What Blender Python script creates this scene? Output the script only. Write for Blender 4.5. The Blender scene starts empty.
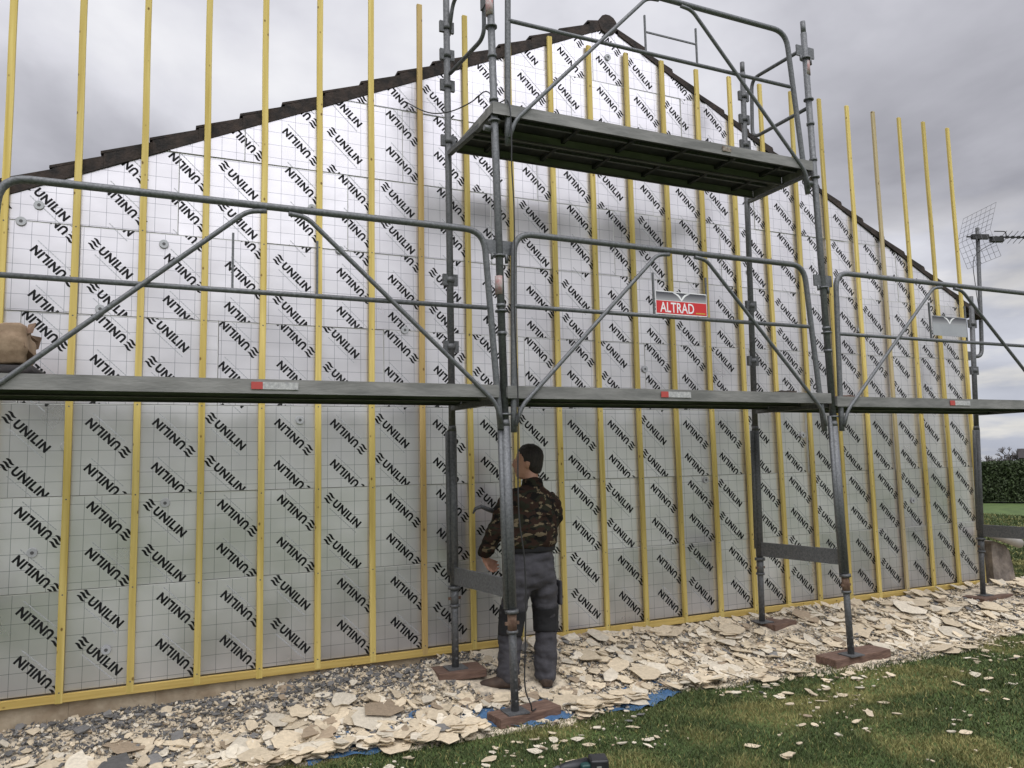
import bpy, bmesh, math, random
import numpy as np
from mathutils import Vector, Matrix, noise

C = bpy.context.scene.collection
scene = bpy.context.scene
R = math.radians
rnd = random.Random(7)

# ---------------------------------------------------------------- camera
cam_d = bpy.data.cameras.new('camera'); cam = bpy.data.objects.new('camera', cam_d); C.objects.link(cam)
yaw, pitch, roll = 0.420821, 0.102129, -0.021198
fw = Vector((math.sin(yaw)*math.cos(pitch), math.cos(yaw)*math.cos(pitch), math.sin(pitch)))
r0 = Vector((math.cos(yaw), -math.sin(yaw), 0)); u0 = r0.cross(fw)
rr = r0*math.cos(roll)+u0*math.sin(roll); uu = u0*math.cos(roll)-r0*math.sin(roll)
M4 = Matrix((rr, uu, -fw)).transposed().to_4x4(); M4.translation = Vector((1.0075, -5.7096, 1.3935))
cam.matrix_world = M4
cam_d.sensor_width = 36; cam_d.lens = 763.44/1024*36; cam_d.clip_end = 2000; cam_d.clip_start = 0.05
scene.camera = cam

# ---------------------------------------------------------------- world and sun
SUN_EL, SUN_AZ = R(66), R(195)      # sun high behind the camera, veiled by cloud
sdir = Vector((math.sin(SUN_AZ)*math.cos(SUN_EL), math.cos(SUN_AZ)*math.cos(SUN_EL), math.sin(SUN_EL)))
w = bpy.data.worlds.new('World'); scene.world = w; w.use_nodes = True
nt = w.node_tree; N = nt.nodes; L = nt.links
for n in list(N): N.remove(n)
def nd(t, **k):
    n = N.new(t)
    for a, b in k.items(): setattr(n, a, b)
    return n
sky = nd('ShaderNodeTexSky', sky_type='NISHITA'); sky.sun_disc = False
sky.sun_elevation = SUN_EL; sky.sun_rotation = SUN_AZ; sky.air_density = 1; sky.dust_density = 3
tc = nd('ShaderNodeTexCoord')
sep = nd('ShaderNodeSeparateXYZ'); L.new(tc.outputs['Generated'], sep.inputs[0])
# project the direction on a cloud layer: xy / (z + c)
za = nd('ShaderNodeMath', operation='MAXIMUM'); za.inputs[1].default_value = 0.0; L.new(sep.outputs[2], za.inputs[0])
zb = nd('ShaderNodeMath', operation='ADD'); zb.inputs[1].default_value = 0.22; L.new(za.outputs[0], zb.inputs[0])
dx = nd('ShaderNodeMath', operation='DIVIDE'); L.new(sep.outputs[0], dx.inputs[0]); L.new(zb.outputs[0], dx.inputs[1])
dy = nd('ShaderNodeMath', operation='DIVIDE'); L.new(sep.outputs[1], dy.inputs[0]); L.new(zb.outputs[0], dy.inputs[1])
cmb = nd('ShaderNodeCombineXYZ'); L.new(dx.outputs[0], cmb.inputs[0]); L.new(dy.outputs[0], cmb.inputs[1]); cmb.inputs[2].default_value = 3.1
n1 = nd('ShaderNodeTexNoise'); n1.inputs['Scale'].default_value = 1.35; n1.inputs['Detail'].default_value = 7; n1.inputs['Roughness'].default_value = .5
n1.inputs['Distortion'].default_value = .25
L.new(cmb.outputs[0], n1.inputs['Vector'])
ramp = nd('ShaderNodeValToRGB'); L.new(n1.outputs[0], ramp.inputs[0])
e = ramp.color_ramp.elements
e[0].position = .30; e[0].color = (.31, .31, .345, 1)
e[1].position = .70; e[1].color = (.86, .86, .88, 1)
m = e.new(.44); m.color = (.47, .47, .515, 1)
m = e.new(.55); m.color = (.66, .66, .71, 1)
# brighter towards the veiled sun
dot = nd('ShaderNodeVectorMath', operation='DOT_PRODUCT'); L.new(tc.outputs['Generated'], dot.inputs[0]); dot.inputs[1].default_value = sdir
mx = nd('ShaderNodeMath', operation='MAXIMUM'); L.new(dot.outputs['Value'], mx.inputs[0]); mx.inputs[1].default_value = 0
sq = nd('ShaderNodeMath', operation='POWER'); L.new(mx.outputs[0], sq.inputs[0]); sq.inputs[1].default_value = 2
gl = nd('ShaderNodeMath', operation='MULTIPLY_ADD'); L.new(sq.outputs[0], gl.inputs[0]); gl.inputs[1].default_value = .9; gl.inputs[2].default_value = 1.32
# overcast distribution in the half of the sky behind the camera: dim low down, bright overhead
el_ = nd('ShaderNodeMapRange'); L.new(sep.outputs[2], el_.inputs[0]); el_.inputs[1].default_value = 0; el_.inputs[2].default_value = .62; el_.inputs[3].default_value = .07; el_.inputs[4].default_value = 2.45
bh = nd('ShaderNodeMapRange', interpolation_type='SMOOTHSTEP'); L.new(sep.outputs[1], bh.inputs[0]); bh.inputs[1].default_value = .1; bh.inputs[2].default_value = -.25; bh.inputs[3].default_value = 0; bh.inputs[4].default_value = 1
ml = nd('ShaderNodeMixRGB'); L.new(bh.outputs[0], ml.inputs[0]); ml.inputs[1].default_value = (1, 1, 1, 1); L.new(el_.outputs[0], ml.inputs[2])
gl2 = nd('ShaderNodeMath', operation='MULTIPLY'); L.new(gl.outputs[0], gl2.inputs[0]); L.new(ml.outputs[0], gl2.inputs[1])
mul = nd('ShaderNodeVectorMath', operation='SCALE'); L.new(ramp.outputs[0], mul.inputs[0]); L.new(gl2.outputs[0], mul.inputs['Scale'])
# warm pale band close to the horizon
hz = nd('ShaderNodeMapRange'); L.new(sep.outputs[2], hz.inputs[0]); hz.inputs[1].default_value = .03; hz.inputs[2].default_value = .30
hz.inputs[3].default_value = .75; hz.inputs[4].default_value = 0
n2 = nd('ShaderNodeTexNoise'); n2.inputs['Scale'].default_value = 7; n2.inputs['Detail'].default_value = 5
mp = nd('ShaderNodeMapping'); mp.inputs['Scale'].default_value = (1, 1, 4.5); L.new(tc.outputs['Generated'], mp.inputs[0]); L.new(mp.outputs[0], n2.inputs['Vector'])
r2 = nd('ShaderNodeValToRGB'); L.new(n2.outputs[0], r2.inputs[0])
r2.color_ramp.elements[0].position = .42; r2.color_ramp.elements[0].color = (.52, .56, .66, 1)
r2.color_ramp.elements[1].position = .58; r2.color_ramp.elements[1].color = (.98, .95, .86, 1)
mh = nd('ShaderNodeMixRGB'); L.new(hz.outputs[0], mh.inputs[0]); L.new(mul.outputs[0], mh.inputs[1]); L.new(r2.outputs[0], mh.inputs[2])
bg1 = nd('ShaderNodeBackground'); L.new(mh.outputs[0], bg1.inputs[0]); bg1.inputs[1].default_value = 1.0
bg2 = nd('ShaderNodeBackground'); L.new(sky.outputs[0], bg2.inputs[0]); bg2.inputs[1].default_value = .05
mxs = nd('ShaderNodeMixShader'); mxs.inputs[0].default_value = .08
L.new(bg1.outputs[0], mxs.inputs[1]); L.new(bg2.outputs[0], mxs.inputs[2])
out = nd('ShaderNodeOutputWorld'); L.new(mxs.outputs[0], out.inputs[0])
sun_d = bpy.data.lights.new('sun', 'SUN'); sun_d.energy = 1.0; sun_d.angle = R(35); sun_d.color = (1, .97, .92)
sun = bpy.data.objects.new('sun', sun_d); C.objects.link(sun)
sun.rotation_euler = (-sdir).to_track_quat('-Z', 'Y').to_euler(); sun.location = (0, -10, 15)
vs = scene.view_settings; vs.view_transform = 'Standard'; vs.look = 'None'; vs.exposure = -0.14; vs.gamma = 1; vs.use_curve_mapping = False
scene.cycles.max_bounces = 5
scene.cycles.use_denoising = True

# ---------------------------------------------------------------- materials
def mat(name, col, rough=.7, metal=0, noise_s=None, col2=None, bump=0, bump_s=60, detail=4, lo=.35, hi=.65, coord='Object', stretch=None, spec=.5):
    m = bpy.data.materials.new(name); m.use_nodes = True
    t = m.node_tree; n = t.nodes; l = t.links; b = n['Principled BSDF']
    b.inputs['Base Color'].default_value = (*col, 1); b.inputs['Roughness'].default_value = rough; b.inputs['Metallic'].default_value = metal
    b.inputs['Specular IOR Level'].default_value = spec
    tcn = n.new('ShaderNodeTexCoord'); src = tcn.outputs[coord]
    if stretch:
        mpn = n.new('ShaderNodeMapping'); mpn.inputs['Scale'].default_value = stretch; l.new(src, mpn.inputs[0]); src = mpn.outputs[0]
    if noise_s:
        nz = n.new('ShaderNodeTexNoise'); nz.inputs['Scale'].default_value = noise_s; nz.inputs['Detail'].default_value = detail; nz.inputs['Roughness'].default_value = .6
        l.new(src, nz.inputs['Vector'])
        rp = n.new('ShaderNodeValToRGB'); l.new(nz.outputs[0], rp.inputs[0])
        rp.color_ramp.elements[0].position = lo; rp.color_ramp.elements[0].color = (*col, 1)
        rp.color_ramp.elements[1].position = hi; rp.color_ramp.elements[1].color = (*(col2 or col), 1)
        l.new(rp.outputs[0], b.inputs['Base Color'])
    if bump:
        nb = n.new('ShaderNodeTexNoise'); nb.inputs['Scale'].default_value = bump_s; nb.inputs['Detail'].default_value = 5; l.new(src, nb.inputs['Vector'])
        bp = n.new('ShaderNodeBump'); bp.inputs['Strength'].default_value = bump; bp.inputs['Distance'].default_value = .01
        l.new(nb.outputs[0], bp.inputs['Height']); l.new(bp.outputs[0], b.inputs['Normal'])
    return m

def attr_mat(name, rough=.8, bump=.3, bump_s=80, attr='Col', mottle=.25, scale=25):
    m = mat(name, (1, 1, 1), rough, bump=bump, bump_s=bump_s)
    t = m.node_tree; n = t.nodes; l = t.links; b = n['Principled BSDF']
    a = n.new('ShaderNodeAttribute'); a.attribute_name = attr
    tcn = n.new('ShaderNodeTexCoord'); nz = n.new('ShaderNodeTexNoise'); nz.inputs['Scale'].default_value = scale; nz.inputs['Detail'].default_value = 4
    l.new(tcn.outputs['Object'], nz.inputs['Vector'])
    mr = n.new('ShaderNodeMapRange'); l.new(nz.outputs[0], mr.inputs[0]); mr.inputs[1].default_value = .3; mr.inputs[2].default_value = .7
    mr.inputs[3].default_value = 1-mottle; mr.inputs[4].default_value = 1+mottle*.4
    sc = n.new('ShaderNodeVectorMath'); sc.operation = 'SCALE'; l.new(a.outputs['Color'], sc.inputs[0]); l.new(mr.outputs[0], sc.inputs['Scale'])
    l.new(sc.outputs[0], b.inputs['Base Color'])
    return m

# foil facing with its printed 10 cm grid (UV in metres)
foil = bpy.data.materials.new('foil_facing'); foil.use_nodes = True
t = foil.node_tree; n = t.nodes; l = t.links; b = n['Principled BSDF']
uvn = n.new('ShaderNodeUVMap'); uvn.uv_map = 'print'
sp = n.new('ShaderNodeSeparateXYZ'); l.new(uvn.outputs[0], sp.inputs[0])
def gridline(sock):
    a = n.new('ShaderNodeMath'); a.operation = 'PINGPONG'; a.inputs[1].default_value = .05; l.new(sock, a.inputs[0])
    c = n.new('ShaderNodeMath'); c.operation = 'LESS_THAN'; c.inputs[1].default_value = .0013; l.new(a.outputs[0], c.inputs[0]); return c.outputs[0]
gx, gz = gridline(sp.outputs[0]), gridline(sp.outputs[1])
gm = n.new('ShaderNodeMath'); gm.operation = 'MAXIMUM'; l.new(gx, gm.inputs[0]); l.new(gz, gm.inputs[1])
gm2 = n.new('ShaderNodeMath'); gm2.operation = 'MULTIPLY'; gm2.inputs[1].default_value = .8; l.new(gm.outputs[0], gm2.inputs[0])
tcn = n.new('ShaderNodeTexCoord'); nz = n.new('ShaderNodeTexNoise'); nz.inputs['Scale'].default_value = 2.2; nz.inputs['Detail'].default_value = 5
l.new(tcn.outputs['Object'], nz.inputs['Vector'])
rp = n.new('ShaderNodeValToRGB'); l.new(nz.outputs[0], rp.inputs[0])
rp.color_ramp.elements[0].position = .3; rp.color_ramp.elements[0].color = (.775, .755, .775, 1); rp.color_ramp.elements[1].position = .65; rp.color_ramp.elements[1].color = (.905, .885, .905, 1)
mix = n.new('ShaderNodeMixRGB'); l.new(gm2.outputs[0], mix.inputs[0]); l.new(rp.outputs[0], mix.inputs[1]); mix.inputs[2].default_value = (.16, .17, .20, 1)
ta = n.new('ShaderNodeAttribute'); ta.attribute_name = 'tone'; tm = n.new('ShaderNodeMixRGB'); tm.blend_type = 'MULTIPLY'; tm.inputs[0].default_value = 1; l.new(mix.outputs[0], tm.inputs[1]); l.new(ta.outputs['Color'], tm.inputs[2])
l.new(tm.outputs[0], b.inputs['Base Color']); b.inputs['Metallic'].default_value = .8
rr_ = n.new('ShaderNodeMapRange'); l.new(nz.outputs[0], rr_.inputs[0]); rr_.inputs[1].default_value = .3; rr_.inputs[2].default_value = .7; rr_.inputs[3].default_value = .27; rr_.inputs[4].default_value = .40
l.new(rr_.outputs[0], b.inputs['Roughness'])
nb = n.new('ShaderNodeTexNoise'); nb.inputs['Scale'].default_value = 3.5; nb.inputs['Detail'].default_value = 2; l.new(tcn.outputs['Object'], nb.inputs['Vector'])
bp = n.new('ShaderNodeBump'); bp.inputs['Strength'].default_value = .30; bp.inputs['Distance'].default_value = .012; l.new(nb.outputs[0], bp.inputs['Height']); l.new(bp.outputs[0], b.inputs['Normal'])

ink = mat('print_ink', (.012, .012, .013), .7, spec=.2)
ink_g = mat('fine_print_ink', (.45, .46, .48), .6)
foil_edge = mat('board_side_and_highlight', (.72, .72, .70), .5, .3)  # board sides, and the highlight painted along the front edges
galv = mat('galvanised_steel', (.10, .105, .108), .55, .45, 70, (.175, .18, .185), .15, 90, detail=9)
galv_d = mat('weathered_steel', (.08, .083, .085), .6, .4, 60, (.145, .148, .15), .15, 70, detail=9)
rust = mat('rusty_steel', (.10, .055, .035), .8, .2, 22, (.2, .13, .09), .3, 90)
deckm = mat('deck_steel', (.15, .15, .14), .65, .3, 8, (.27, .265, .25), .15, 60, stretch=(.4, 2, 2))
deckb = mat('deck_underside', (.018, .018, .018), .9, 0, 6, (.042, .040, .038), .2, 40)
plinthm = mat('plinth_render', (.30, .23, .15), .95, 0, 5, (.50, .42, .30), .5, 30)
renderm = mat('wall_render', (.52, .47, .38), .95, 0, 4, (.58, .53, .44), .3, 60)
tilem = mat('verge_tile_clay', (.010, .008, .007), .85, 0, 14, (.045, .030, .023), .5, 50)
padm = mat('timber_pad', (.085, .048, .033), .9, 0, 8, (.17, .105, .075), .4, 30, stretch=(1, 6, 6))
white_s = mat('sticker_white', (.5, .5, .48), .5, 0, 60, (.3, .3, .3))
red_s = mat('sticker_red', (.42, .06, .05), .5)
cablem = mat('black_rubber', (.02, .02, .02), .6)
washer = mat('fixing_plastic', (.42, .43, .44), .5)
hole = mat('fixing_hole', (.10, .10, .10), .8)

def wood(name, a, b_, seed):
    m = bpy.data.materials.new(name); m.use_nodes = True
    t = m.node_tree; n = t.nodes; l = t.links; bs = n['Principled BSDF']; bs.inputs['Roughness'].default_value = .75; bs.inputs['Specular IOR Level'].default_value = .25
    tcn = n.new('ShaderNodeTexCoord'); oi = n.new('ShaderNodeObjectInfo')
    ad = n.new('ShaderNodeVectorMath'); ad.operation = 'ADD'
    ms = n.new('ShaderNodeMath'); ms.operation = 'MULTIPLY'; ms.inputs[1].default_value = 37; l.new(oi.outputs['Random'], ms.inputs[0])
    l.new(tcn.outputs['Object'], ad.inputs[0]); l.new(ms.outputs[0], ad.inputs[1])
    mpn = n.new('ShaderNodeMapping'); mpn.inputs['Scale'].default_value = (seed[0], seed[1], seed[2]); l.new(ad.outputs[0], mpn.inputs[0])
    nz = n.new('ShaderNodeTexNoise'); nz.inputs['Scale'].default_value = 1; nz.inputs['Detail'].default_value = 6; l.new(mpn.outputs[0], nz.inputs['Vector'])
    rp = n.new('ShaderNodeValToRGB'); l.new(nz.outputs[0], rp.inputs[0]); rp.color_ramp.elements[0].position = .3; rp.color_ramp.elements[1].position = .7
    rp.color_ramp.elements[0].color = (*a, 1); rp.color_ramp.elements[1].color = (*b_, 1)
    # knots
    mp2 = n.new('ShaderNodeMapping'); mp2.inputs['Scale'].default_value = tuple(14 if s > 10 else 9 for s in seed); l.new(ad.outputs[0], mp2.inputs[0])
    vo = n.new('ShaderNodeTexVoronoi'); vo.inputs['Scale'].default_value = 1.0; l.new(mp2.outputs[0], vo.inputs['Vector'])
    kn = n.new('ShaderNodeMapRange'); l.new(vo.outputs['Distance'], kn.inputs[0]); kn.inputs[1].default_value = .07; kn.inputs[2].default_value = .13; kn.inputs[3].default_value = .85; kn.inputs[4].default_value = 0
    mk = n.new('ShaderNodeMixRGB'); l.new(kn.outputs[0], mk.inputs[0]); l.new(rp.outputs[0], mk.inputs[1]); mk.inputs[2].default_value = (.13, .065, .02, 1)
    hs = n.new('ShaderNodeHueSaturation'); l.new(mk.outputs[0], hs.inputs['Color'])
    vr = n.new('ShaderNodeMapRange'); l.new(oi.outputs['Random'], vr.inputs[0]); vr.inputs[3].default_value = .84; vr.inputs[4].default_value = 1.1; l.new(vr.outputs[0], hs.inputs['Value'])
    l.new(hs.outputs[0], bs.inputs['Base Color'])
    return m
batm = wood('treated_batten', (.50, .37, .095), (.70, .56, .20), (40, 40, 1.4))
bato = wood('orange_batten', (.50, .34, .12), (.64, .47, .20), (40, 40, 1.4))
batp = wood('pale_brown_batten', (.48, .38, .20), (.60, .50, .29), (40, 40, 1.4))
railm = wood('rail_timber', (.48, .33, .09), (.66, .49, .16), (1.4, 40, 40))

# ---------------------------------------------------------------- mesh helpers
class MB:
    def __init__(s): s.v = []; s.f = []; s.m = []; s.sm = []; s.uv = None
    def add(s, vs, fs, mi=0, smooth=False):
        o = len(s.v); s.v += [tuple(p) for p in vs]
        for f in fs: s.f.append(tuple(i+o for i in f)); s.m.append(mi); s.sm.append(smooth)
        return s
    def box(s, a, b, mi=0):
        x0, y0, z0 = a; x1, y1, z1 = b
        return s.add([(x0,y0,z0),(x1,y0,z0),(x1,y1,z0),(x0,y1,z0),(x0,y0,z1),(x1,y0,z1),(x1,y1,z1),(x0,y1,z1)],
              [(0,3,2,1),(4,5,6,7),(0,1,5,4),(1,2,6,5),(2,3,7,6),(3,0,4,7)], mi)
    def obox(s, c, ax, ay, az, mi=0):
        c = Vector(c); ax = Vector(ax); ay = Vector(ay); az = Vector(az)
        vs = [c+i*ax+j*ay+k*az for k in (-1, 1) for (i, j) in ((-1,-1),(1,-1),(1,1),(-1,1))]
        return s.add(vs, [(0,3,2,1),(4,5,6,7),(0,1,5,4),(1,2,6,5),(2,3,7,6),(3,0,4,7)], mi)
    def tube(s, pts, r, n=12, mi=0, caps=True):
        pts = [Vector(p) for p in pts]; rs = r if isinstance(r, (list, tuple)) else [r]*len(pts)
        T = [(pts[min(i+1, len(pts)-1)]-pts[max(i-1, 0)]).normalized() for i in range(len(pts))]
        a = Vector((0, 0, 1)) if abs(T[0].z) < .9 else Vector((1, 0, 0))
        u = T[0].cross(a).normalized(); vs = []
        for i, p in enumerate(pts):
            u = (u-T[i]*u.dot(T[i])).normalized(); v = T[i].cross(u)
            for k in range(n):
                th = 2*math.pi*k/n; vs.append(p+(u*math.cos(th)+v*math.sin(th))*rs[i])
        fs = []
        for i in range(len(pts)-1):
            for k in range(n): fs.append((i*n+k, i*n+(k+1) % n, (i+1)*n+(k+1) % n, (i+1)*n+k))
        s.add(vs, fs, mi, True)
        if caps:
            o = len(s.v)-len(vs)
            s.f.append(tuple(o+k for k in range(n))[::-1]); s.m.append(mi); s.sm.append(False)
            s.f.append(tuple(o+(len(pts)-1)*n+k for k in range(n))); s.m.append(mi); s.sm.append(False)
        return s
    def build(s, name, mats, parent=None, loc=(0, 0, 0)):
        me = bpy.data.meshes.new(name); org = Vector(loc)
        if parent is not None:
            org = Vector((0, 0, 0)); q = parent
            while q is not None: org += q.location; q = q.parent
        me.from_pydata([(p[0]-org[0], p[1]-org[1], p[2]-org[2]) for p in s.v], [], s.f)
        for mm in (mats if isinstance(mats, (list, tuple)) else [mats]): me.materials.append(mm)
        me.polygons.foreach_set('material_index', s.m); me.polygons.foreach_set('use_smooth', s.sm)
        me.update()
        o = bpy.data.objects.new(name, me); C.objects.link(o)
        if parent is not None: o.parent = parent
        else: o.location = org
        return o

def fillet(pts, rad, n=6):
    pts = [Vector(p) for p in pts]; o = [pts[0]]
    for i in range(1, len(pts)-1):
        a, p, c = pts[i-1], pts[i], pts[i+1]; rr = min(rad, (a-p).length*.48, (c-p).length*.48)
        s = p+(a-p).normalized()*rr; e = p+(c-p).normalized()*rr
        for k in range(n+1):
            t = k/n; o.append(s*(1-t)**2+p*2*t*(1-t)+e*t*t)
    o.append(pts[-1]); return o

def tag(o, label=None, cat=None, group=None, kind=None):
    if label: o['label'] = label
    if cat: o['category'] = cat
    if group: o['group'] = group
    if kind: o['kind'] = kind
    return o
def empty(name, loc, *a, **k):
    o = bpy.data.objects.new(name, None); C.objects.link(o); o.location = loc; o.empty_display_size = .2; return tag(o, *a, **k)
def colour_attr(o, cols):       # per-face colours
    me = o.data; at = me.color_attributes.new('Col', 'FLOAT_COLOR', 'CORNER')
    n = np.zeros(len(me.polygons), int); me.polygons.foreach_get('loop_total', n)
    c = np.repeat(np.c_[np.asarray(cols, float), np.ones(len(cols))], n, axis=0)
    at.data.foreach_set('color', c.ravel().astype(np.float32))
def bake_obj(o, mods):
    for ty, kw in mods:
        m = o.modifiers.new(ty, ty)
        for k, v in kw.items(): setattr(m, k, v)
    dg = bpy.context.evaluated_depsgraph_get(); ev = o.evaluated_get(dg)
    me = bpy.data.meshes.new_from_object(ev, depsgraph=dg); o.modifiers.clear(); old = o.data; o.data = me
    bpy.data.meshes.remove(old); return o

# ---------------------------------------------------------------- ground
def smooth(a, b, x): t = max(0, min(1, (x-a)/(b-a))); return t*t*(3-2*t)
def gh(x, y):
    z = -.172-.092*(1-smooth(-1.05, -.1, y) if y < 0 else 0)-.085*(1-smooth(-.5, 2.2, x))*(1 if y > -3 else max(0, (6+y)/3))
    if y >= 0: z -= .092*smooth(0, 3, y)
    z += .012*noise.noise(Vector((x*.9, y*.9, 0)))
    d = math.hypot(x-1, y+5.7)
    if d > 36: z -= 6*smooth(36, 70, d)
    return z
def mound(x, y):                    # rubble heap profile above the ground
    e = -1.22+.09*math.sin(x*1.7)+.11*noise.noise(Vector((x*1.3, 3, 1)))
    if y < e or y > .15: return 0
    t = (y-e)/(0.1-e)
    h = .10*(.12*smooth(0,.1,t)+.88*smooth(.30, .85, t))*(.55+.45*smooth(1.0, 2.6, x)+.08*smooth(3.8, 5, x))*(1+.7*noise.noise(Vector((x*2.1, y*2.3, 5))))
    if x > 7.6: h += .012*smooth(7.6, 8.6, x)*smooth(0, .4, t)
    h *= 1-.9*smooth(9.9, 10.9, x)
    h *= 1-.9*math.exp(-((x-3.37)**2/.09+(y+.57)**2/.05))
    return h*(1-.35*smooth(.75, 1, t))
gx_ = sorted(set([round(v, 3) for v in list(np.arange(-4, 14, .25))+list(np.linspace(14, 120, 30))+list(np.linspace(-120, -4, 16))]+[-600, 600]))
gy_ = sorted(set([round(v, 3) for v in list(np.arange(-6, 4, .25))+list(np.linspace(4, 120, 34))+list(np.linspace(-60, -6, 12))]+[-600, 900]))
gb = MB(); gb.add([(x, y, gh(x, y)) for y in gy_ for x in gx_], [(j*len(gx_)+i, j*len(gx_)+i+1, (j+1)*len(gx_)+i+1, (j+1)*len(gx_)+i) for j in range(len(gy_)-1) for i in range(len(gx_)-1)], 0, True)
lawnm = mat('lawn_soil', (.048, .080, .018), .95, 0, 3.0, (.085, .13, .03), .6, 40, detail=8)
tn = lawnm.node_tree
ground = tag(gb.build('lawn_ground', lawnm), kind='structure')

# grass blades
def grass_col(x, y, g):
    a = noise.noise(Vector((x*1.1, y*1.5, 9)))*.5+.5; b_ = noise.noise(Vector((x*3.2, y*4.0, 2)))*.5+.5
    dry = smooth(.50, .70, a*.6+b_*.45)*.8
    if g.random() < .08: dry = 1
    base = np.array([.055, .074, .026])*(.6+.9*g.random()); dr = np.array([.25, .225, .085])*(.6+.7*g.random())
    return base*(1-dry)+dr*dry
def make_grass(name, regions, label):
    g = random.Random(3); V = []; F = []; Cc = []
    for (x0, x1, y0, y1, dens, hh, ww) in regions:
        for _ in range(int((x1-x0)*(y1-y0)*dens)):
            x = g.uniform(x0, x1); y = g.uniform(y0, y1)
            if -.45 < x < 9.25 and y > .05: continue
            m_ = mound(x, y)
            if m_ > .012 and g.random() < .985: continue
            k = noise.noise(Vector((x*2.4, y*2.4, 4)))
            h = hh*(.5+.8*g.random())*(1+.5*k)
            a = g.random()*6.283; ln = g.uniform(.2, 1.1)*h; la = g.random()*6.283
            z = gh(x, y)+m_-.004; cx, sy = math.cos(a)*ww, math.sin(a)*ww
            o = len(V); lx, ly = math.cos(la)*ln, math.sin(la)*ln
            V += [(x-cx, y-sy, z), (x+cx, y+sy, z), (x+cx*.7+lx*.35, y+sy*.7+ly*.35, z+h*.6), (x-cx*.7+lx*.35, y-sy*.7+ly*.35, z+h*.6), (x+lx, y+ly, z+h)]
            F += [(o, o+1, o+2, o+3), (o+3, o+2, o+4)]; c = grass_col(x, y, g); Cc += [c, c*1.15]
    me = bpy.data.meshes.new(name); me.from_pydata(V, [], F); me.update()
    gm_ = attr_mat('grass_blade', .7, 0, 1, mottle=0); gm_.node_tree.nodes['Principled BSDF'].inputs['Specular IOR Level'].default_value = .25
    me.materials.append(gm_); o = bpy.data.objects.new(name, me); C.objects.link(o); colour_attr(o, Cc)
    return tag(o, label, 'grass', kind='stuff')
make_grass('grass', [(1.0, 5.5, -3.6, -1.0, 11500, .027, .0028), (5.5, 10.8, -3.4, -.6, 6500, .029, .0036), (-.8, 1.0, -2.6, -.5, 3500, .03, .003),
                     (9.2, 14, -2.5, 3.5, 2600, .038, .006), (12, 21, -1, 9.5, 500, .05, .014)], 'short mown green lawn with dry yellow patches')

# ---------------------------------------------------------------- house
ZL = lambda x: 3.205+.472*x
ZR = lambda x: 5.405-.501*(x-4.62)
def rake(x): return min(ZL(x), ZR(x))
XW0, XW1, APX = -.55, 9.25, 4.645
house = empty('gable_house', (4.6, 4.5, -.2), 'house with its gable wall clad in printed foil insulation boards', 'house')
mb = MB()     # wall core as a pentagon prism
prof = [(XW0, -.4), (XW1-.02, -.4), (XW1-.02, rake(XW1)-.02), (APX, rake(APX)-.02), (XW0, rake(XW0)-.02)]
n_ = len(prof); vs_ = [(x, .14, z) for x, z in prof]+[(x, 9.0, z) for x, z in prof]
mb.add(vs_, [tuple(range(n_)), tuple(range(2*n_-1, n_-1, -1))]+[(i, i+n_, (i+1) % n_+n_, (i+1) % n_) for i in range(n_)])
mb.build('wall', renderm, house)
mb = MB(); x = XW0
while x < XW1-.05:
    x2 = min(x+.5, XW1-.03); mb.box((x+.0008, .045+rnd.uniform(0, .002), -.42), (x2-.0008, .138, -.062)); x = x2
mb.build('plinth', plinthm, house)

# text meshes for the print
def text_mesh(s, size=1, offset=0, align='LEFT', sp=1.0):
    cu = bpy.data.curves.new('t', 'FONT'); cu.body = s; cu.space_character = sp; cu.size = size; cu.offset = offset; cu.align_x = align; cu.resolution_u = 3; cu.fill_mode = 'FRONT'
    ob = bpy.data.objects.new('t', cu); C.objects.link(ob)
    dg = bpy.context.evaluated_depsgraph_get(); me = bpy.data.meshes.new_from_object(ob.evaluated_get(dg))
    vs = [(v.co.x, v.co.y) for v in me.vertices]; fs = [tuple(p.vertices) for p in me.polygons]
    bpy.data.objects.remove(ob); bpy.data.curves.remove(cu); bpy.data.meshes.remove(me)
    return vs, fs
tv, tf = text_mesh('UNILIN', 1, .050, sp=1.15)
x0 = min(v[0] for v in tv); x1 = max(v[0] for v in tv); y0 = min(v[1] for v in tv); y1 = max(v[1] for v in tv)
TW, TH = .258, .059
stamp_v = [(-.135+(v[0]-x0)/(x1-x0)*TW, -TH/2+(v[1]-y0)/(y1-y0)*TH) for v in tv]; stamp_f = list(tf); stamp_m = [1]*len(tf)
for k in range(3):         # three curved strokes of the emblem
    yb = -.0295+k*.0245; o = len(stamp_v); nn = 6
    for i in range(nn+1):
        t_ = i/nn; xx = -.213+t_*.062; cc = .0042*math.sin(t_*math.pi*2); th_ = .0082*math.sin(math.pi*(.14+.76*t_))
        stamp_v += [(xx, yb+cc-th_+.003), (xx, yb+cc+th_+.003)]
    for i in range(nn): stamp_f.append((o+2*i, o+2*i+2, o+2*i+3, o+2*i+1)); stamp_m.append(1)
o = len(stamp_v)
for i in range(14):         # the fine line of tiny print beneath
    xa = -.13+i*.0195; stamp_v += [(xa, -.057), (xa+.016, -.057), (xa+.016, -.051), (xa, -.051)]
    stamp_f.append((o+4*i, o+4*i+1, o+4*i+2, o+4*i+3)); stamp_m.append(2)

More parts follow.
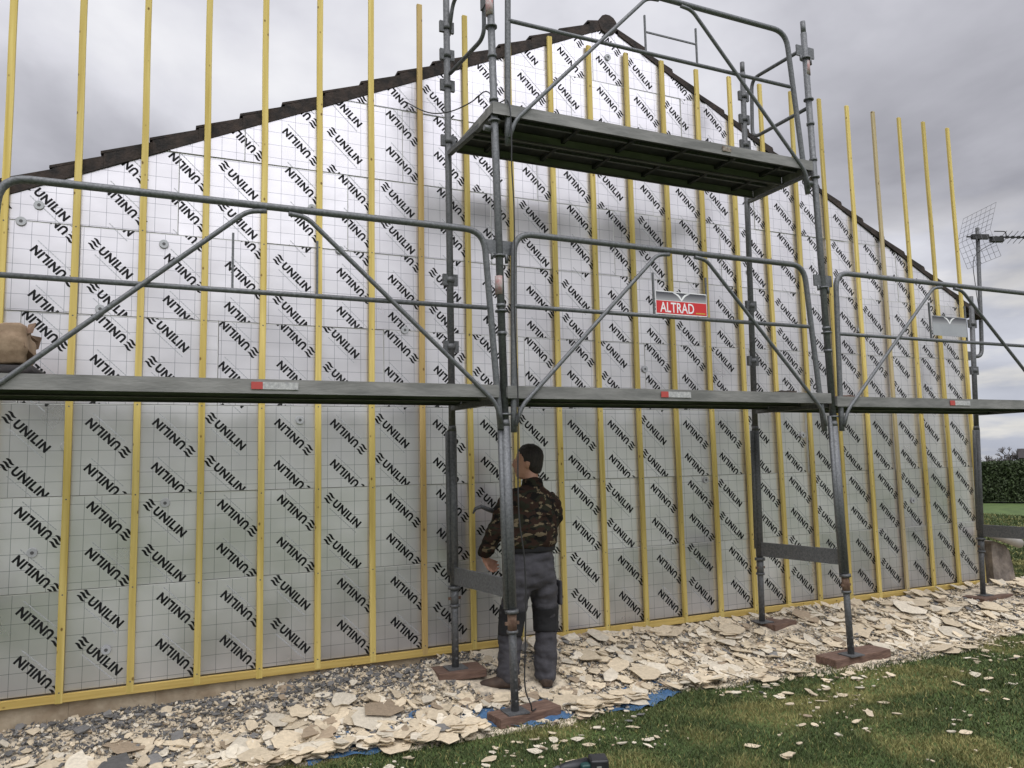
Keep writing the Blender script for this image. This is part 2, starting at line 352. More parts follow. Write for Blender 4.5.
def clip_bm(bm, co, no):
    g = bm.verts[:]+bm.edges[:]+bm.faces[:]
    bmesh.ops.bisect_plane(bm, geom=g, dist=1e-6, plane_co=co, plane_no=no, clear_outer=True)
ROWS = [(-.40, .030, .634)] and [(.006, .634)]+[(.634+.602*k, .634+.602*(k+1)) for k in range(9)]
seam_x = [.80, .40, .78, .10, .42, 1.02, .26, .62, .86, .3]
ncol = [1, 2, 0, 2, 1, 0, 2, 1, 0, 2]
zoff = [.165, .10, .105, .17, .06, .14, .20, .09, .15, .1]
ang = R(-44)
brnd = random.Random(11)
nb_ = 0
for r, (za_, zb_) in enumerate(ROWS):
    xs = [XW0]; xq = seam_x[r]-1.2*2
    while xq < XW1-.05:
        if xq > XW0+.05: xs.append(xq)
        xq += 1.2
    xs.append(XW1)
    for i in range(len(xs)-1):
        xa, xb = xs[i]+.002, xs[i+1]-.002; z0_, z1_ = za_+.0015, zb_-.0025
        if z0_ > max(rake(xa), rake(xb), rake(APX) if xa < APX < xb else -9): continue
        yf = .035+brnd.uniform(0, .010); tl = brnd.uniform(-.003, .003); tv_ = brnd.uniform(-.0032, .0032); tone = brnd.uniform(.82, .95)
        dzr = brnd.uniform(-.006, .006) if r else 0
        ux, uz = brnd.choice((0, .03, .06, .08)), brnd.choice((0, .02, .05, .07))
        bm = bmesh.new(); uvl = bm.loops.layers.uv.new('print')
        c8 = [bm.verts.new(p) for p in ((xa, yf+tl-tv_, z0_), (xb, yf-tl-tv_, z0_), (xb, yf-tl+tv_, z1_), (xa, yf+tl+tv_, z1_), (xa, .139, z0_), (xb, .139, z0_), (xb, .139, z1_), (xa, .139, z1_))]
        for k, fi in enumerate(((0,1,2,3), (1,5,6,2), (5,4,7,6), (4,0,3,7), (3,2,6,7), (4,5,1,0))):
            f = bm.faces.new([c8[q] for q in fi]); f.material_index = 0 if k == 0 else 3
        # pale strip on the top and right edge: painted highlight of the board rim
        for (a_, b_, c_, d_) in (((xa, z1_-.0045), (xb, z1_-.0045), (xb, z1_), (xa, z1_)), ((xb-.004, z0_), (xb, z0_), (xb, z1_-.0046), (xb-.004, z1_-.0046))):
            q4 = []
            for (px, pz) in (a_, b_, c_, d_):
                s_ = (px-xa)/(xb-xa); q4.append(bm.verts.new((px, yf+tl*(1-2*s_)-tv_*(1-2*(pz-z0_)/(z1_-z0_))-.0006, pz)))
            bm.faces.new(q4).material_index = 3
        # prints in the gaps that this board spans
        for col in range(-2, 24):
            cxp = .4*col+.222+.03*math.sin(r*5.1+1)
            if cxp < xa-.3 or cxp > xb+.3: continue
            flip = ((col-ncol[r]) % 3 != 0)
            for j in range(-1, 4):
                czp = za_+zoff[r]+.30*j+(.06 if flip and r % 2 else 0)+(.0 if (col % 3) else -.02)
                if czp < z0_-.11 or czp > z1_+.10: continue
                ca, sa = math.cos(ang+(math.pi if flip else 0)), math.sin(ang+(math.pi if flip else 0))
                tb = bmesh.new(); vv = [tb.verts.new((cxp+px*ca-py*sa, 0, czp+px*sa+py*ca)) for px, py in stamp_v]
                for f, mi in zip(stamp_f, stamp_m):
                    try: q = tb.faces.new([vv[a] for a in f]); q.material_index = mi
                    except ValueError: pass
                clip_bm(tb, (xa+.001, 0, 0), (-1, 0, 0)); clip_bm(tb, (xb-.001, 0, 0), (1, 0, 0))
                clip_bm(tb, (0, 0, z0_+.001), (0, 0, -1)); clip_bm(tb, (0, 0, z1_-.001), (0, 0, 1))
                mp_ = {}
                for v in tb.verts:
                    s_ = (v.co.x-xa)/(xb-xa); mp_[v] = bm.verts.new((v.co.x, yf+tl*(1-2*s_)-tv_*(1-2*(v.co.z-z0_)/(z1_-z0_))-.0009, v.co.z))
                for f in tb.faces:
                    vl = [mp_[v] for v in f.verts]
                    q = bm.faces.new(vl); q.material_index = f.material_index
                    q.normal_update()
                    if q.normal.y > 0: q.normal_flip()
                tb.free()
        for nrm, pt in (((-.472, 0, 1), (0, 0, ZL(0)-.004)), ((.501, 0, 1), (4.62, 0, ZR(4.62)-.004))):
            clip_bm(bm, pt, nrm)
        if not bm.faces: bm.free(); continue
        for f in bm.faces:
            for lp in f.loops: lp[uvl].uv = (lp.vert.co.x+ux+5, lp.vert.co.z+uz+5)
        hl = house.location
        for v in bm.verts: v.co -= hl
        me = bpy.data.meshes.new('insulation_board'); bm.to_mesh(me); bm.free()
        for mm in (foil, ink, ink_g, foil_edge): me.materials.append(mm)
        me.color_attributes.new('tone', 'FLOAT_COLOR', 'CORNER').data.foreach_set('color', np.tile(np.array([tone]*3+[1], np.float32), len(me.loops)))
        ob = bpy.data.objects.new('insulation_board', me); C.objects.link(ob); ob.parent = house; nb_ += 1
# mushroom fixings
for fx, fz in [(.175,3.153),(.078,3.033),(.932,2.964),(.383,1.56),(.219,.886),(.653,.238),(.98,1.168),(1.945,3.344),(4.891,2.203),(4.618,5.1),(.552,2.478),(1.868,1.734),(5.51,1.194),(7.594,2.70),(2.666,2.444),(2.157,3.04),(6.15,3.2),(8.2,.9),(6.72,1.6),(3.4,.8),(8.6,2.1),(5.9,4.2)]:
    mb = MB(); mb.tube([(fx, .0288, fz), (fx, .0262, fz)], [.031, .029], 20); mb.tube([(fx, .0261, fz), (fx, .0255, fz)], .011, 14, 1)
    mb.build('fixing_washer', [washer, hole], house)
# roof, verge tiles and ridge
roof = MB()
for sgn in (0, 1):
    if sgn == 0: a_, b_ = (XW0-.35, ZL(XW0-.35)), (APX, ZL(APX))
    else: a_, b_ = (APX, ZR(APX)), (XW1+.25, ZR(XW1+.25))
    th = .075
    roof.add([(a_[0], .142, a_[1]), (b_[0], .142, b_[1]), (b_[0], 9.1, b_[1]), (a_[0], 9.1, a_[1]), (a_[0], .142, a_[1]+th), (b_[0], .142, b_[1]+th), (b_[0], 9.1, b_[1]+th), (a_[0], 9.1, a_[1]+th)],
             [(0,3,2,1),(4,5,6,7),(0,1,5,4),(1,2,6,5),(2,3,7,6),(3,0,4,7)])
roofo = roof.build('roof', tilem, house)
def verge(xa, xb, zf, lift_lo, th, side):
    mb = MB(); g = random.Random(int(xa*100)+500)
    za_, zb_ = zf(xa), zf(xb); d = g.uniform(-.006, .006)
    la, lb = (lift_lo, 0) if side == 0 else (0, lift_lo)
    yb = .02775+g.uniform(0, .0006)
    y1_ = .141
    mb.add([(xa, yb, za_-.002), (xb, yb, zb_-.002), (xb, yb, zb_+th+lb+d), (xa, yb, za_+th+la+d), (xa, y1_, za_-.002), (xb, y1_, zb_-.002), (xb, y1_, zb_+th+lb+d), (xa, y1_, za_+th+la+d)],
           [(0,1,2,3), (1,5,6,2), (5,4,7,6), (4,0,3,7), (3,2,6,7), (4,5,1,0)])
    # upper leaf of the tile lying on the roof
    mb.add([(xa-.02, .034, za_+th+la+d), (xb, .034, zb_+th+lb+d), (xb, .42, zb_+th+lb+d), (xa-.02, .42, za_+th+la+d), (xa-.02, .034, za_+th+la+.018+d), (xb, .034, zb_+th+lb+.018+d), (xb, .42, zb_+th+lb+.018+d), (xa-.02, .42, za_+th+la+.018+d)],
           [(0,3,2,1),(4,5,6,7),(0,1,5,4),(1,2,6,5),(2,3,7,6),(3,0,4,7)])
    mb.build('verge_tile', tilem, roofo)
x = -.955
while x < 4.45: verge(x, min(x+.2985, 4.56), ZL, .028, .072, 0); x += .2995
x = 4.74
while x < 9.45: verge(x, x+.3, ZR, .026, .040, 1); x += .3015
mb = MB(); ridge_pts = [(APX-.03, .03+i*.3, 5.43) for i in range(31)]
for i in range(30):
    mb.tube([(4.63, .024+i*.3, 5.418), (4.63, .024+i*.3+.31, 5.41)], [.098, .088], 14)
mb.build('ridge_tile', tilem, roofo)

# ---------------------------------------------------------------- battens and bottom rail
def batten_mesh(h, m_, wd=.043):
    mb = MB(); nz_ = 24; vs = []
    for k in range(nz_+1):
        z = -.048+(h+.048)*k/nz_
        wx = .0014*math.sin(k*.5)+.001*math.sin(k*1.1+1)
        for (x, y) in ((-wd/2, 0), (wd/2, 0), (wd/2, .0265), (-wd/2, .0265)): vs.append((x+wx, y, z))
    fs = [(0, 3, 2, 1), (nz_*4, nz_*4+1, nz_*4+2, nz_*4+3)]
    for k in range(nz_):
        for q in range(4): fs.append((k*4+q, k*4+(q+1) % 4, k*4+4+(q+1) % 4, k*4+4+q))
    mb.add(vs, fs); ob = mb.build('wooden_batten', m_, None)
    ob.data.materials.append(hole)
    ob2 = bake_obj(ob, [('BEVEL', dict(width=.0025, segments=1, limit_method='ANGLE'))])
    bm = bmesh.new(); bm.from_mesh(ob2.data)                    # screw heads
    zz = .02
    while zz < h*.62:
        k_ = (zz+.048)/(h+.048)*24; wx = .0014*math.sin(k_*.5)+.001*math.sin(k_*1.1+1)
        vv = [bm.verts.new((wx+.0052*math.cos(a*math.pi/4), -.0006, zz+.0052*math.sin(a*math.pi/4))) for a in range(8)]
        f = bm.faces.new(vv); f.material_index = 1; zz += .602
    bm.to_mesh(ob2.data); bm.free(); return ob2
ordn = ['leftmost','second','third','fourth','fifth','sixth','seventh','eighth','ninth','tenth','eleventh','twelfth','thirteenth','fourteenth','fifteenth','sixteenth','seventeenth','eighteenth','nineteenth','twentieth']
protos = {}
for i in range(24):
    kind = 'o' if i in (7,) else ('p' if i in (20, ) else 'y')
    if kind not in protos:
        ob = batten_mesh(5.163, {'y': batm, 'o': bato, 'p': batp}[kind]); protos[kind] = ob
    else:
        ob = protos[kind].copy(); C.objects.link(ob)
    ob.location = (.4*i+rnd.uniform(-.004, .004), 0, rnd.uniform(-.012, .012)); ob.rotation_euler = (0, rnd.uniform(-.0012, .0012), 0)
    if i == 0: ob.location.x -= .02
    if i == 23: ob.location.x = 9.2-.005
    extra = {0: 'yellow timber batten at the far left edge, leftmost of the row on the wall',
             7: 'orange-tinted timber batten just left of the first rear scaffold post, eighth from the left',
             8: 'yellow timber batten between the rear and front middle scaffold posts, ninth from the left',
             9: 'yellow timber batten hidden behind the front scaffold post and the worker, tenth from the left',
             20: 'brownish timber batten, third tall free-standing top right of the upper platform',
             23: 'yellow timber batten at the right wall corner, foot behind a scaffold post'}
    lab = extra.get(i) or (f'yellow timber batten on the foil wall, {ordn[i]} batten from the left' if i < 12 else f'yellow timber batten on the foil wall, {ordn[23-i]} batten from the right corner')
    if i == 22: lab = 'yellow timber batten on the foil wall, next to the last one at the right corner'
    tag(ob, lab, 'batten', 'vertical timber battens on the gable wall')
mb = MB(); mb.box((XW0, .0012, -.052), (XW1-.06, .0268, 0))
bake_obj(tag(mb.build('bottom_rail', railm, None, (4, 0, 0)), 'long horizontal timber rail along the foot of the insulated wall', 'timber rail'), [('BEVEL', dict(width=.003, segments=1, limit_method='ANGLE'))])

# ---------------------------------------------------------------- scaffold
scaf = empty('scaffold', (4.3, -.8, -.15), 'grey steel scaffold with long lower deck and raised platform', 'scaffold')
YF = -1.30
# (front base, front top, rear base, rear top)
frames = [
    dict(n='D', xf=(-.02, -.04), yr=-.56, xr=(-.12, -.12), zf=-.15, zr=-.03, tf=3.0, tr=3.05),
    dict(n='A', xf=(2.955, 2.873), yr=-.56, xr=(2.838, 2.833), zf=-.117, zr=-.0125, tf=4.95, tr=5.02),
    dict(n='B', xf=(5.742, 5.655), yr=-.52, xr=(5.591, 5.705), zf=-.11, zr=.010, tf=4.93, tr=4.985),
    dict(n='C', xf=(8.55, 8.49), yr=-.52, xr=(8.398, 8.72), zf=-.11, zr=-.015, tf=3.0, tr=3.01)]
def post(xa, xb, y, z0, z1, zt, front):
    X = lambda z: xa+(xb-xa)*(z-z0)/5.05
    P = lambda z, dx=0: (X(z)+dx, y, z)
    mb = MB(); zc = .50 if front else .55
    mb.tube([P(zc), P(1.62)], .031, 16); mb.tube([P(1.62), P(1.66)], [.031, .027], 16)
    mb.tube([P(1.60), P(zt-.10)], .0245, 16); mb.tube([P(zt-.10), P(zt)], .0205, 14)
    if front: mb.tube([P(.50, -.035), P(1.70, -.035)], .018, 12)
    else: mb.tube([P(.62, -.036), P(1.62, -.036)], .017, 12)
    if front:
        for zz in (2.20, 2.38, 3.75, 4.05): 
            if zz < zt: mb.tube([P(zz), P(zz+.02)], .031, 16)
    po = mb.build('post', galv if front else galv_d, scaf)
    # base jack
    j = MB(); j.tube([P(z0+.008), P(zc+.03)], .0245, 14)
    j.box((X(z0)-.07, y-.065, z0), (X(z0)+.07, y+.065, z0+.008))
    for k in range(7):
        zz = z0+.07+k*.062; j.tube([(X(zz), y-.0252, zz), (X(zz), y-.0235, zz)], .0075, 8, 2); j.tube([(X(zz)-.0252, y, zz), (X(zz)-.0235, y, zz)], .0075, 8, 2)
    jo = j.build('base_jack', [galv_d, rust, hole], scaf)
    c = MB(); c.tube([P(zc-.15), P(zc-.02)], .029, 14, 1 if front else 0); c.tube([P(zc-.03), P(zc-.008)], .043, 14, 0); c.tube([P(zc-.15), P(zc-.132)], .036, 12, 0)
    c.obox(P(zc-.09), (.045, 0, 0), (0, .008, 0), (0, 0, .009), 1)
    c.build('collar_nut', [galv_d, rust], jo)
    # clamps and brackets
    if front:
        for zz in [z for z in (1.70, 2.36, 2.72, 3.62, 4.27, 4.62) if z < zt]:
            k = MB(); k.tube([P(zz-.012), P(zz)], .040, 14)
            if zz in (2.72, 4.62):
                k.obox(P(zz+.05, -.055), (.038, 0, 0), (0, .006, 0), (0, 0, .045)); k.obox(P(zz+.05, .055), (.038, 0, 0), (0, .006, 0), (0, 0, .045))
                k.tube([P(zz-.05, .05), P(zz+.01, .05)], .012, 8); k.tube([P(zz-.03, -.05), P(zz+.01, -.05)], .010, 8)
            if zz == 3.62:
                k.tube([(X(zz)-.03, y, zz-.06), (X(zz)-.075, y, zz-.06)], .019, 12)
            k.build('clamp', galv, po)
    else:
        for zz in [z for z in (2.23, 2.72, 3.77, 4.20, 4.44, 4.66) if z < zt-.1]:
            k = MB(); k.obox(P(zz, -.036), (.020, 0, 0), (0, .012, 0), (0, 0, .042)); k.obox(P(zz, .036), (.020, 0, 0), (0, .012, 0), (0, 0, .042)); k.tube([P(zz-.02), P(zz+.02)], .032, 14)
            k.build('clamp', galv_d, po)
    return X
PX = {}
for f in frames:
    xf = post(f['xf'][0], f['xf'][1], YF, f['zf'], None, f['tf'], True)
    xr = post(f['xr'][0], f['xr'][1], f['yr'], f['zr'], None, f['tr'], False)
    PX[f['n']] = (xf, xr, f['yr'])
    # wide flat transom low down and the deck bearers
    def cross(z, hw, hh, nm='transom', ma=galv_d):
        mb = MB(); a = Vector((xf(z), YF+.03, z)); b = Vector((xr(z), f['yr']-.03, z)); c = (a+b)/2; d = (b-a)/2; sd = d.normalized().cross(Vector((0, 0, 1)))*hw
        mb.obox(c, d, sd, (0, 0, hh)); return mb.build(nm, ma, scaf)
    cross(.615, .012, .058, 'transom', galv)
    cross(1.785, .02, .018, 'deck_bearer')
    if f['n'] in 'AB': cross(3.665, .018, .016, 'deck_bearer')
# extra lower transom seen at the middle frame on the ground rear
# decks: two steel planks per bay
def deck(xa, xb, ztop, nm='deck_plank', th=.075):
    y0, y1 = YF-.045, -.655; wd = (y1-y0)/2
    for k in range(2):
        ya, yb = y0+k*wd+.004, y0+(k+1)*wd-.004
        mb = MB()
        mb.box((xa, ya, ztop-.006), (xb, yb, ztop), 0)                      # walking surface
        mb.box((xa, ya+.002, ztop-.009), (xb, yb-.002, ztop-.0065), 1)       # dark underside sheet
        mb.box((xa, ya-.003, ztop-th), (xb, ya, ztop+.004), 0); mb.box((xa, yb, ztop-th), (xb, yb+.003, ztop+.004), 0)   # side webs
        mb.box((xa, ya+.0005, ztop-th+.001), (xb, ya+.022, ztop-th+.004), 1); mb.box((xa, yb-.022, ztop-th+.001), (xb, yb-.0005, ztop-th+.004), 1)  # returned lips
        mb.box((xa-.004, ya+.001, ztop-th+.006), (xa-.0005, yb-.001, ztop-.0062), 0); mb.box((xb+.0005, ya+.001, ztop-th+.006), (xb+.004, yb-.001, ztop-.0062), 0)
        nr = 6
        for q in range(nr):                                                 # cross ribs below
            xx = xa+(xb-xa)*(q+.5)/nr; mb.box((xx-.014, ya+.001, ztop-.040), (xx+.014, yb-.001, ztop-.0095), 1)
        mb.box((xa+.01, (ya+yb)/2-.010, ztop-.032), (xb-.01, (ya+yb)/2+.010, ztop-.0097), 2)
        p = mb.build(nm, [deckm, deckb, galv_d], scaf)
        if k == 0: first = p
    return first
for xa, xb, zt in ((-.06, 2.87, 1.872), (2.93, 5.66, 1.868), (5.72, 8.53, 1.845), (2.865, 5.62, 3.722)):
    p = deck(xa, xb, zt)
    if zt < 3: 
        sx = {-.06: 1.40, 2.93: 4.08, 5.72: 7.0}[xa]
        s = MB(); s.box((sx, YF-.0515, zt-.052), (sx+.06, YF-.0485, zt-.012), 1); s.box((sx+.0605, YF-.0515, zt-.052), (sx+.25, YF-.0485, zt-.012), 0)
        s.build('sticker', [white_s, red_s], p)
    else:
        s = MB(); s.box((4.72, YF-.0515, zt-.05), (4.80, YF-.0485, zt-.012), 0)
        s.build('sticker', [mat('worn_sticker', (.10, .05, .03), .7, 0, 50, (.3, .27, .22))], p)
# short dark end channel under the raised platform
# guard rails
signs = {}
def guardrail(xl, xr_, zt, dl, dr, al, ar, z_apex, zmid, zleg, holder, bar=False, ygap=-.035):
    y = YF+ygap
    mb = MB()
    pts = [(xl-dl, y+.02, zleg-.10), (xl-dl*.8, y+.02, zleg+.15), (xl, y, zt), (xr_, y, zt), (xr_+dr*.8, y+.02, zleg+.15), (xr_+dr, y+.02, zleg-.10)]
    mb.tube(fillet(pts, .13), .0205, 14)
    go = mb.build('guardrail', galv, scaf)
    m2 = MB(); m2.tube([(xl-.01, y, zmid), (xr_+.01, y, zmid)], .0145, 10); m2.build('mid_rail', galv, go)
    for s, xa_, xe in ((-1, al, xl-dl+.02), (1, ar, xr_+dr-.02)):
        m3 = MB(); m3.tube(fillet([(xa_, y-.012, z_apex), (xa_+s*.10, y-.012, z_apex-.01), (xe-s*.02, y-.012, zleg+.06), (xe+s*.015, y, zleg-.06)], .07), .0138, 10)
        m3.build('diagonal_brace', galv, go)
    hx0, hx1 = holder
    h = MB(); h.box((hx0-.006, y-.006, zmid), (hx0+.006, y+.006, z_apex-.14)); h2 = MB(); h2.box((hx1-.006, y-.006, zmid), (hx1+.006, y+.006, z_apex-.14)); h2.build('sign_holder', galv, go)
    if bar: h.box((hx0+.0055, y-.005, zmid+.155), (hx1-.006, y+.005, zmid+.166))
    h.build('sign_holder', galv, go)
    return go, y
g1, _ = guardrail(.20, 2.79, 2.858, .07, .10, 1.47, 1.59, 2.826, 2.362, 1.70, (1.296, 1.753))
g2, yg = guardrail(3.00, 5.47, 2.865, .02, .13, 4.20, 4.42, 2.832, 2.385, 1.68, (4.06, 4.515))
g3, _ = guardrail(5.80, 8.36, 2.838, .02, .13, 7.01, 7.17, 2.806, 2.345, 1.68, (6.85, 7.30))
g4, _ = guardrail(3.00, 5.43, 4.772, .02, .15, 4.20, 4.40, 4.742, 4.315, 3.56, (4.08, 4.535), True)
# signs
sign_g = bpy.data.materials.new('sign_grey'); sign_g.use_nodes = True
t = sign_g.node_tree; n = t.nodes; l = t.links
tcn = n.new('ShaderNodeTexCoord'); spx = n.new('ShaderNodeSeparateXYZ'); l.new(tcn.outputs['Generated'], spx.inputs[0])
rp = n.new('ShaderNodeValToRGB'); l.new(spx.outputs[2], rp.inputs[0]); rp.color_ramp.elements[0].position = .5; rp.color_ramp.elements[0].color = (.32, .33, .35, 1); rp.color_ramp.elements[1].position = 1; rp.color_ramp.elements[1].color = (.03, .03, .035, 1)
l.new(rp.outputs[0], n['Principled BSDF'].inputs['Base Color'])
sign_r = mat('sign_red', (.55, .018, .02), .45); sign_w = mat('sign_white', (.78, .78, .78), .5); sign_f = mat('faded_sign', (.30, .31, .33), .5, 0, 5, (.36, .37, .38))
sign_d = mat('sign_dark', (.035, .035, .04), .5)
def sign(parent, x0, x1, z0, z1, y, faded):
    mb = MB(); zs = z0+(z1-z0)*.58; W = x1-x0
    mb.box((x0, y-.004, z0), (x1, y-.001, z1), 0)
    yy = y-.0046
    F = lambda vs, mi: mb.add([(a, yy-(.0003 if mi == 3 else 0), c) for a, c in vs], [tuple(range(len(vs)))], mi)
    if not faded: F([(x0+.004, z0+.006), (x1-.004, z0+.006), (x1-.004, zs), (x0+.004, zs)], 1)
    cx = (x0+x1)/2; zt = z1-.006; top = zs+.004
    # dark band fading upwards with the spread-wing emblem
    nst = 8
    for k in range(nst):
        a = top+(zt-top)*k/nst; b_ = top+(zt-top)*(k+1)/nst; F([(x0+.004, a), (x1-.004, a), (x1-.004, b_), (x0+.004, b_)], 4+k)
    yy -= .0004
    for s in (-1, 1):
        wing = [(0, .22), (.05, .55), (.12, .82), (.22, .98), (.34, 1.0), (.22, .78), (.14, .55), (.10, .38), (.04, .05), (0, -.12)]
        pts = [(cx+s*a*W*.5, top+(zt-top)*(.10+.85*b_)) for a, b_ in wing]
        for q in range(4):
            F([pts[q], pts[q+1], pts[8-q], pts[9-q]] if s < 0 else [pts[9-q], pts[8-q], pts[q+1], pts[q]], 3)
    if not faded:
        v_, f_ = text_mesh('ALTRAD', 1, .012); ax0 = min(p[0] for p in v_); ax1 = max(p[0] for p in v_); ay1 = max(p[1] for p in v_)
        sx = W*.66/(ax1-ax0); sz = (zs-z0)*.74/ay1
        mb.add([(x0+.035+(p[0]-ax0)*sx, yy, z0+.016+p[1]*sz) for p in v_], f_, 3)
        for q in range(7): mb.add([(x0+W*.775+q*.012, yy, z0+.016), (x0+W*.775+q*.012+.009, yy, z0+.016), (x0+W*.775+q*.012+.009, yy, z0+.025), (x0+W*.775+q*.012, yy, z0+.025)], [(0, 1, 2, 3)], 2)
    ramps = [mat('sign_band', tuple((.33-.295*(k/7)**.8,)*2+(.34-.295*(k/7)**.8,)), .45) for k in range(nst)]
    return mb.build('sign', [sign_f if faded else sign_w, sign_r, mat('sign_small_print', (.5, .4, .05), .5), sign_w]+ramps, parent)
s1 = sign(g2, 4.068, 4.507, 2.400, 2.565, yg-.008, False); s1['label'] = 'red and grey sign reading ALTRAD with white wing emblem'
s2 = sign(g3, 6.862, 7.29, 2.385, 2.555, yg-.008, True); s2['label'] = 'faded grey sign with white wing emblem'
# end guard rails of the raised platform
mb = MB(); mb.tube(fillet([(2.85, -.58, 4.29), (2.92, -1.09, 4.315), (2.92, -1.09, 4.80), (2.87, -.62, 4.86), (2.85, -.56, 4.60)], .09), .015, 10)
mb.obox((2.90, -1.17, 4.55), (.006, 0, 0), (0, .08, 0), (0, 0, .05)); mb.build('end_guardrail', galv_d, scaf)
mb = MB(); mb.tube(fillet([(5.68, -1.27, 4.72), (5.73, -.60, 4.79), (5.72, -.58, 4.24), (5.68, -1.27, 4.21)], .10), .016, 10); mb.build('end_guardrail', galv_d, scaf)
# timber / steel sticker bands on the posts
for X_, z_ in ((2.876, 4.40), (5.667, 4.53), (2.905, 2.52)):
    mb = MB(); mb.tube([(X_, YF, z_-.06), (X_, YF, z_+.06)], .0272, 16); mb.build('post_sticker', mat('faded_sticker', (.34, .16, .15), .7, 0, 25, (.42, .40, .38)), scaf)

# timber pads under the jacks
def pad(x, y, zt, lx, ly, h, rz, label):
    mb = MB(); mb.box((-lx/2, -ly/2, -h), (lx/2, ly/2, 0)); ob = mb.build('timber_pad', padm, None)
    bake_obj(ob, [('BEVEL', dict(width=.006, segments=2))]); ob.location = (x, y, zt-.0005); ob.rotation_euler = (0, 0, rz)
    tag(ob, label, 'wood block', 'timber pads under the scaffold feet')
pad(3.03, -1.27, -.117, .44, .17, .085, R(8), 'thick brown wood block under the front scaffold post by the worker')
pad(5.83, -1.24, -.11, .62, .19, .085, R(4), 'longest brown wood block, under the right front scaffold post')
pad(2.86, -.56, -.0125, .34, .22, .055, R(-3), 'brown wood block close to the wall left of the worker')
pad(5.72, -.53, .010, .30, .22, .05, R(12), 'reddish brown wood block close to the wall under the right rear post')
pad(8.45, -.53, -.015, .5, .22, .045, R(5), 'dark wood block at the wall corner under the furthest rear post')
pad(8.55, -1.3, -.11, .5, .22, .05, R(2), 'wood block out on the lawn under the furthest front post')
pad(-.02, -1.3, -.15, .4, .22, .06, 0, 'wood block under the front post left of the picture')
pad(-.12, -.56, -.03, .4, .22, .06, 0, 'wood block under the rear post left of the picture')

# ---------------------------------------------------------------- rubble
rubm = attr_mat('render_fragments', .9, .5, 60, mottle=.18, scale=40)
nx, ny = 190, 34
mb = MB(); vs = []
for j in range(ny):
    for i in range(nx):
        x = -1.6+i*13.0/(nx-1); y = -1.45+j*1.52/(ny-1)
        if -.5 < x < 9.3: y = min(y, .044+.0*x)
        q = mound(x, y); z = gh(x, y)+(q if q > .004 else -.03)
        if q > .004: z += .008+.012*noise.noise(Vector((x*9, y*9, 0)))
        vs.append((x, y, z))
mb.add(vs, [(j*nx+i, j*nx+i+1, (j+1)*nx+i+1, (j+1)*nx+i) for j in range(ny-1) for i in range(nx-1)], 0, True)
dust = mat('rubble_dust', (.20, .175, .14), .95, 0, 13, (.64, .55, .41), 1.0, 50, detail=9, lo=.34, hi=.56)
tag(mb.build('rubble_bed', dust), 'dusty heap of crushed render at the foot of the wall', 'rubble', kind='stuff')

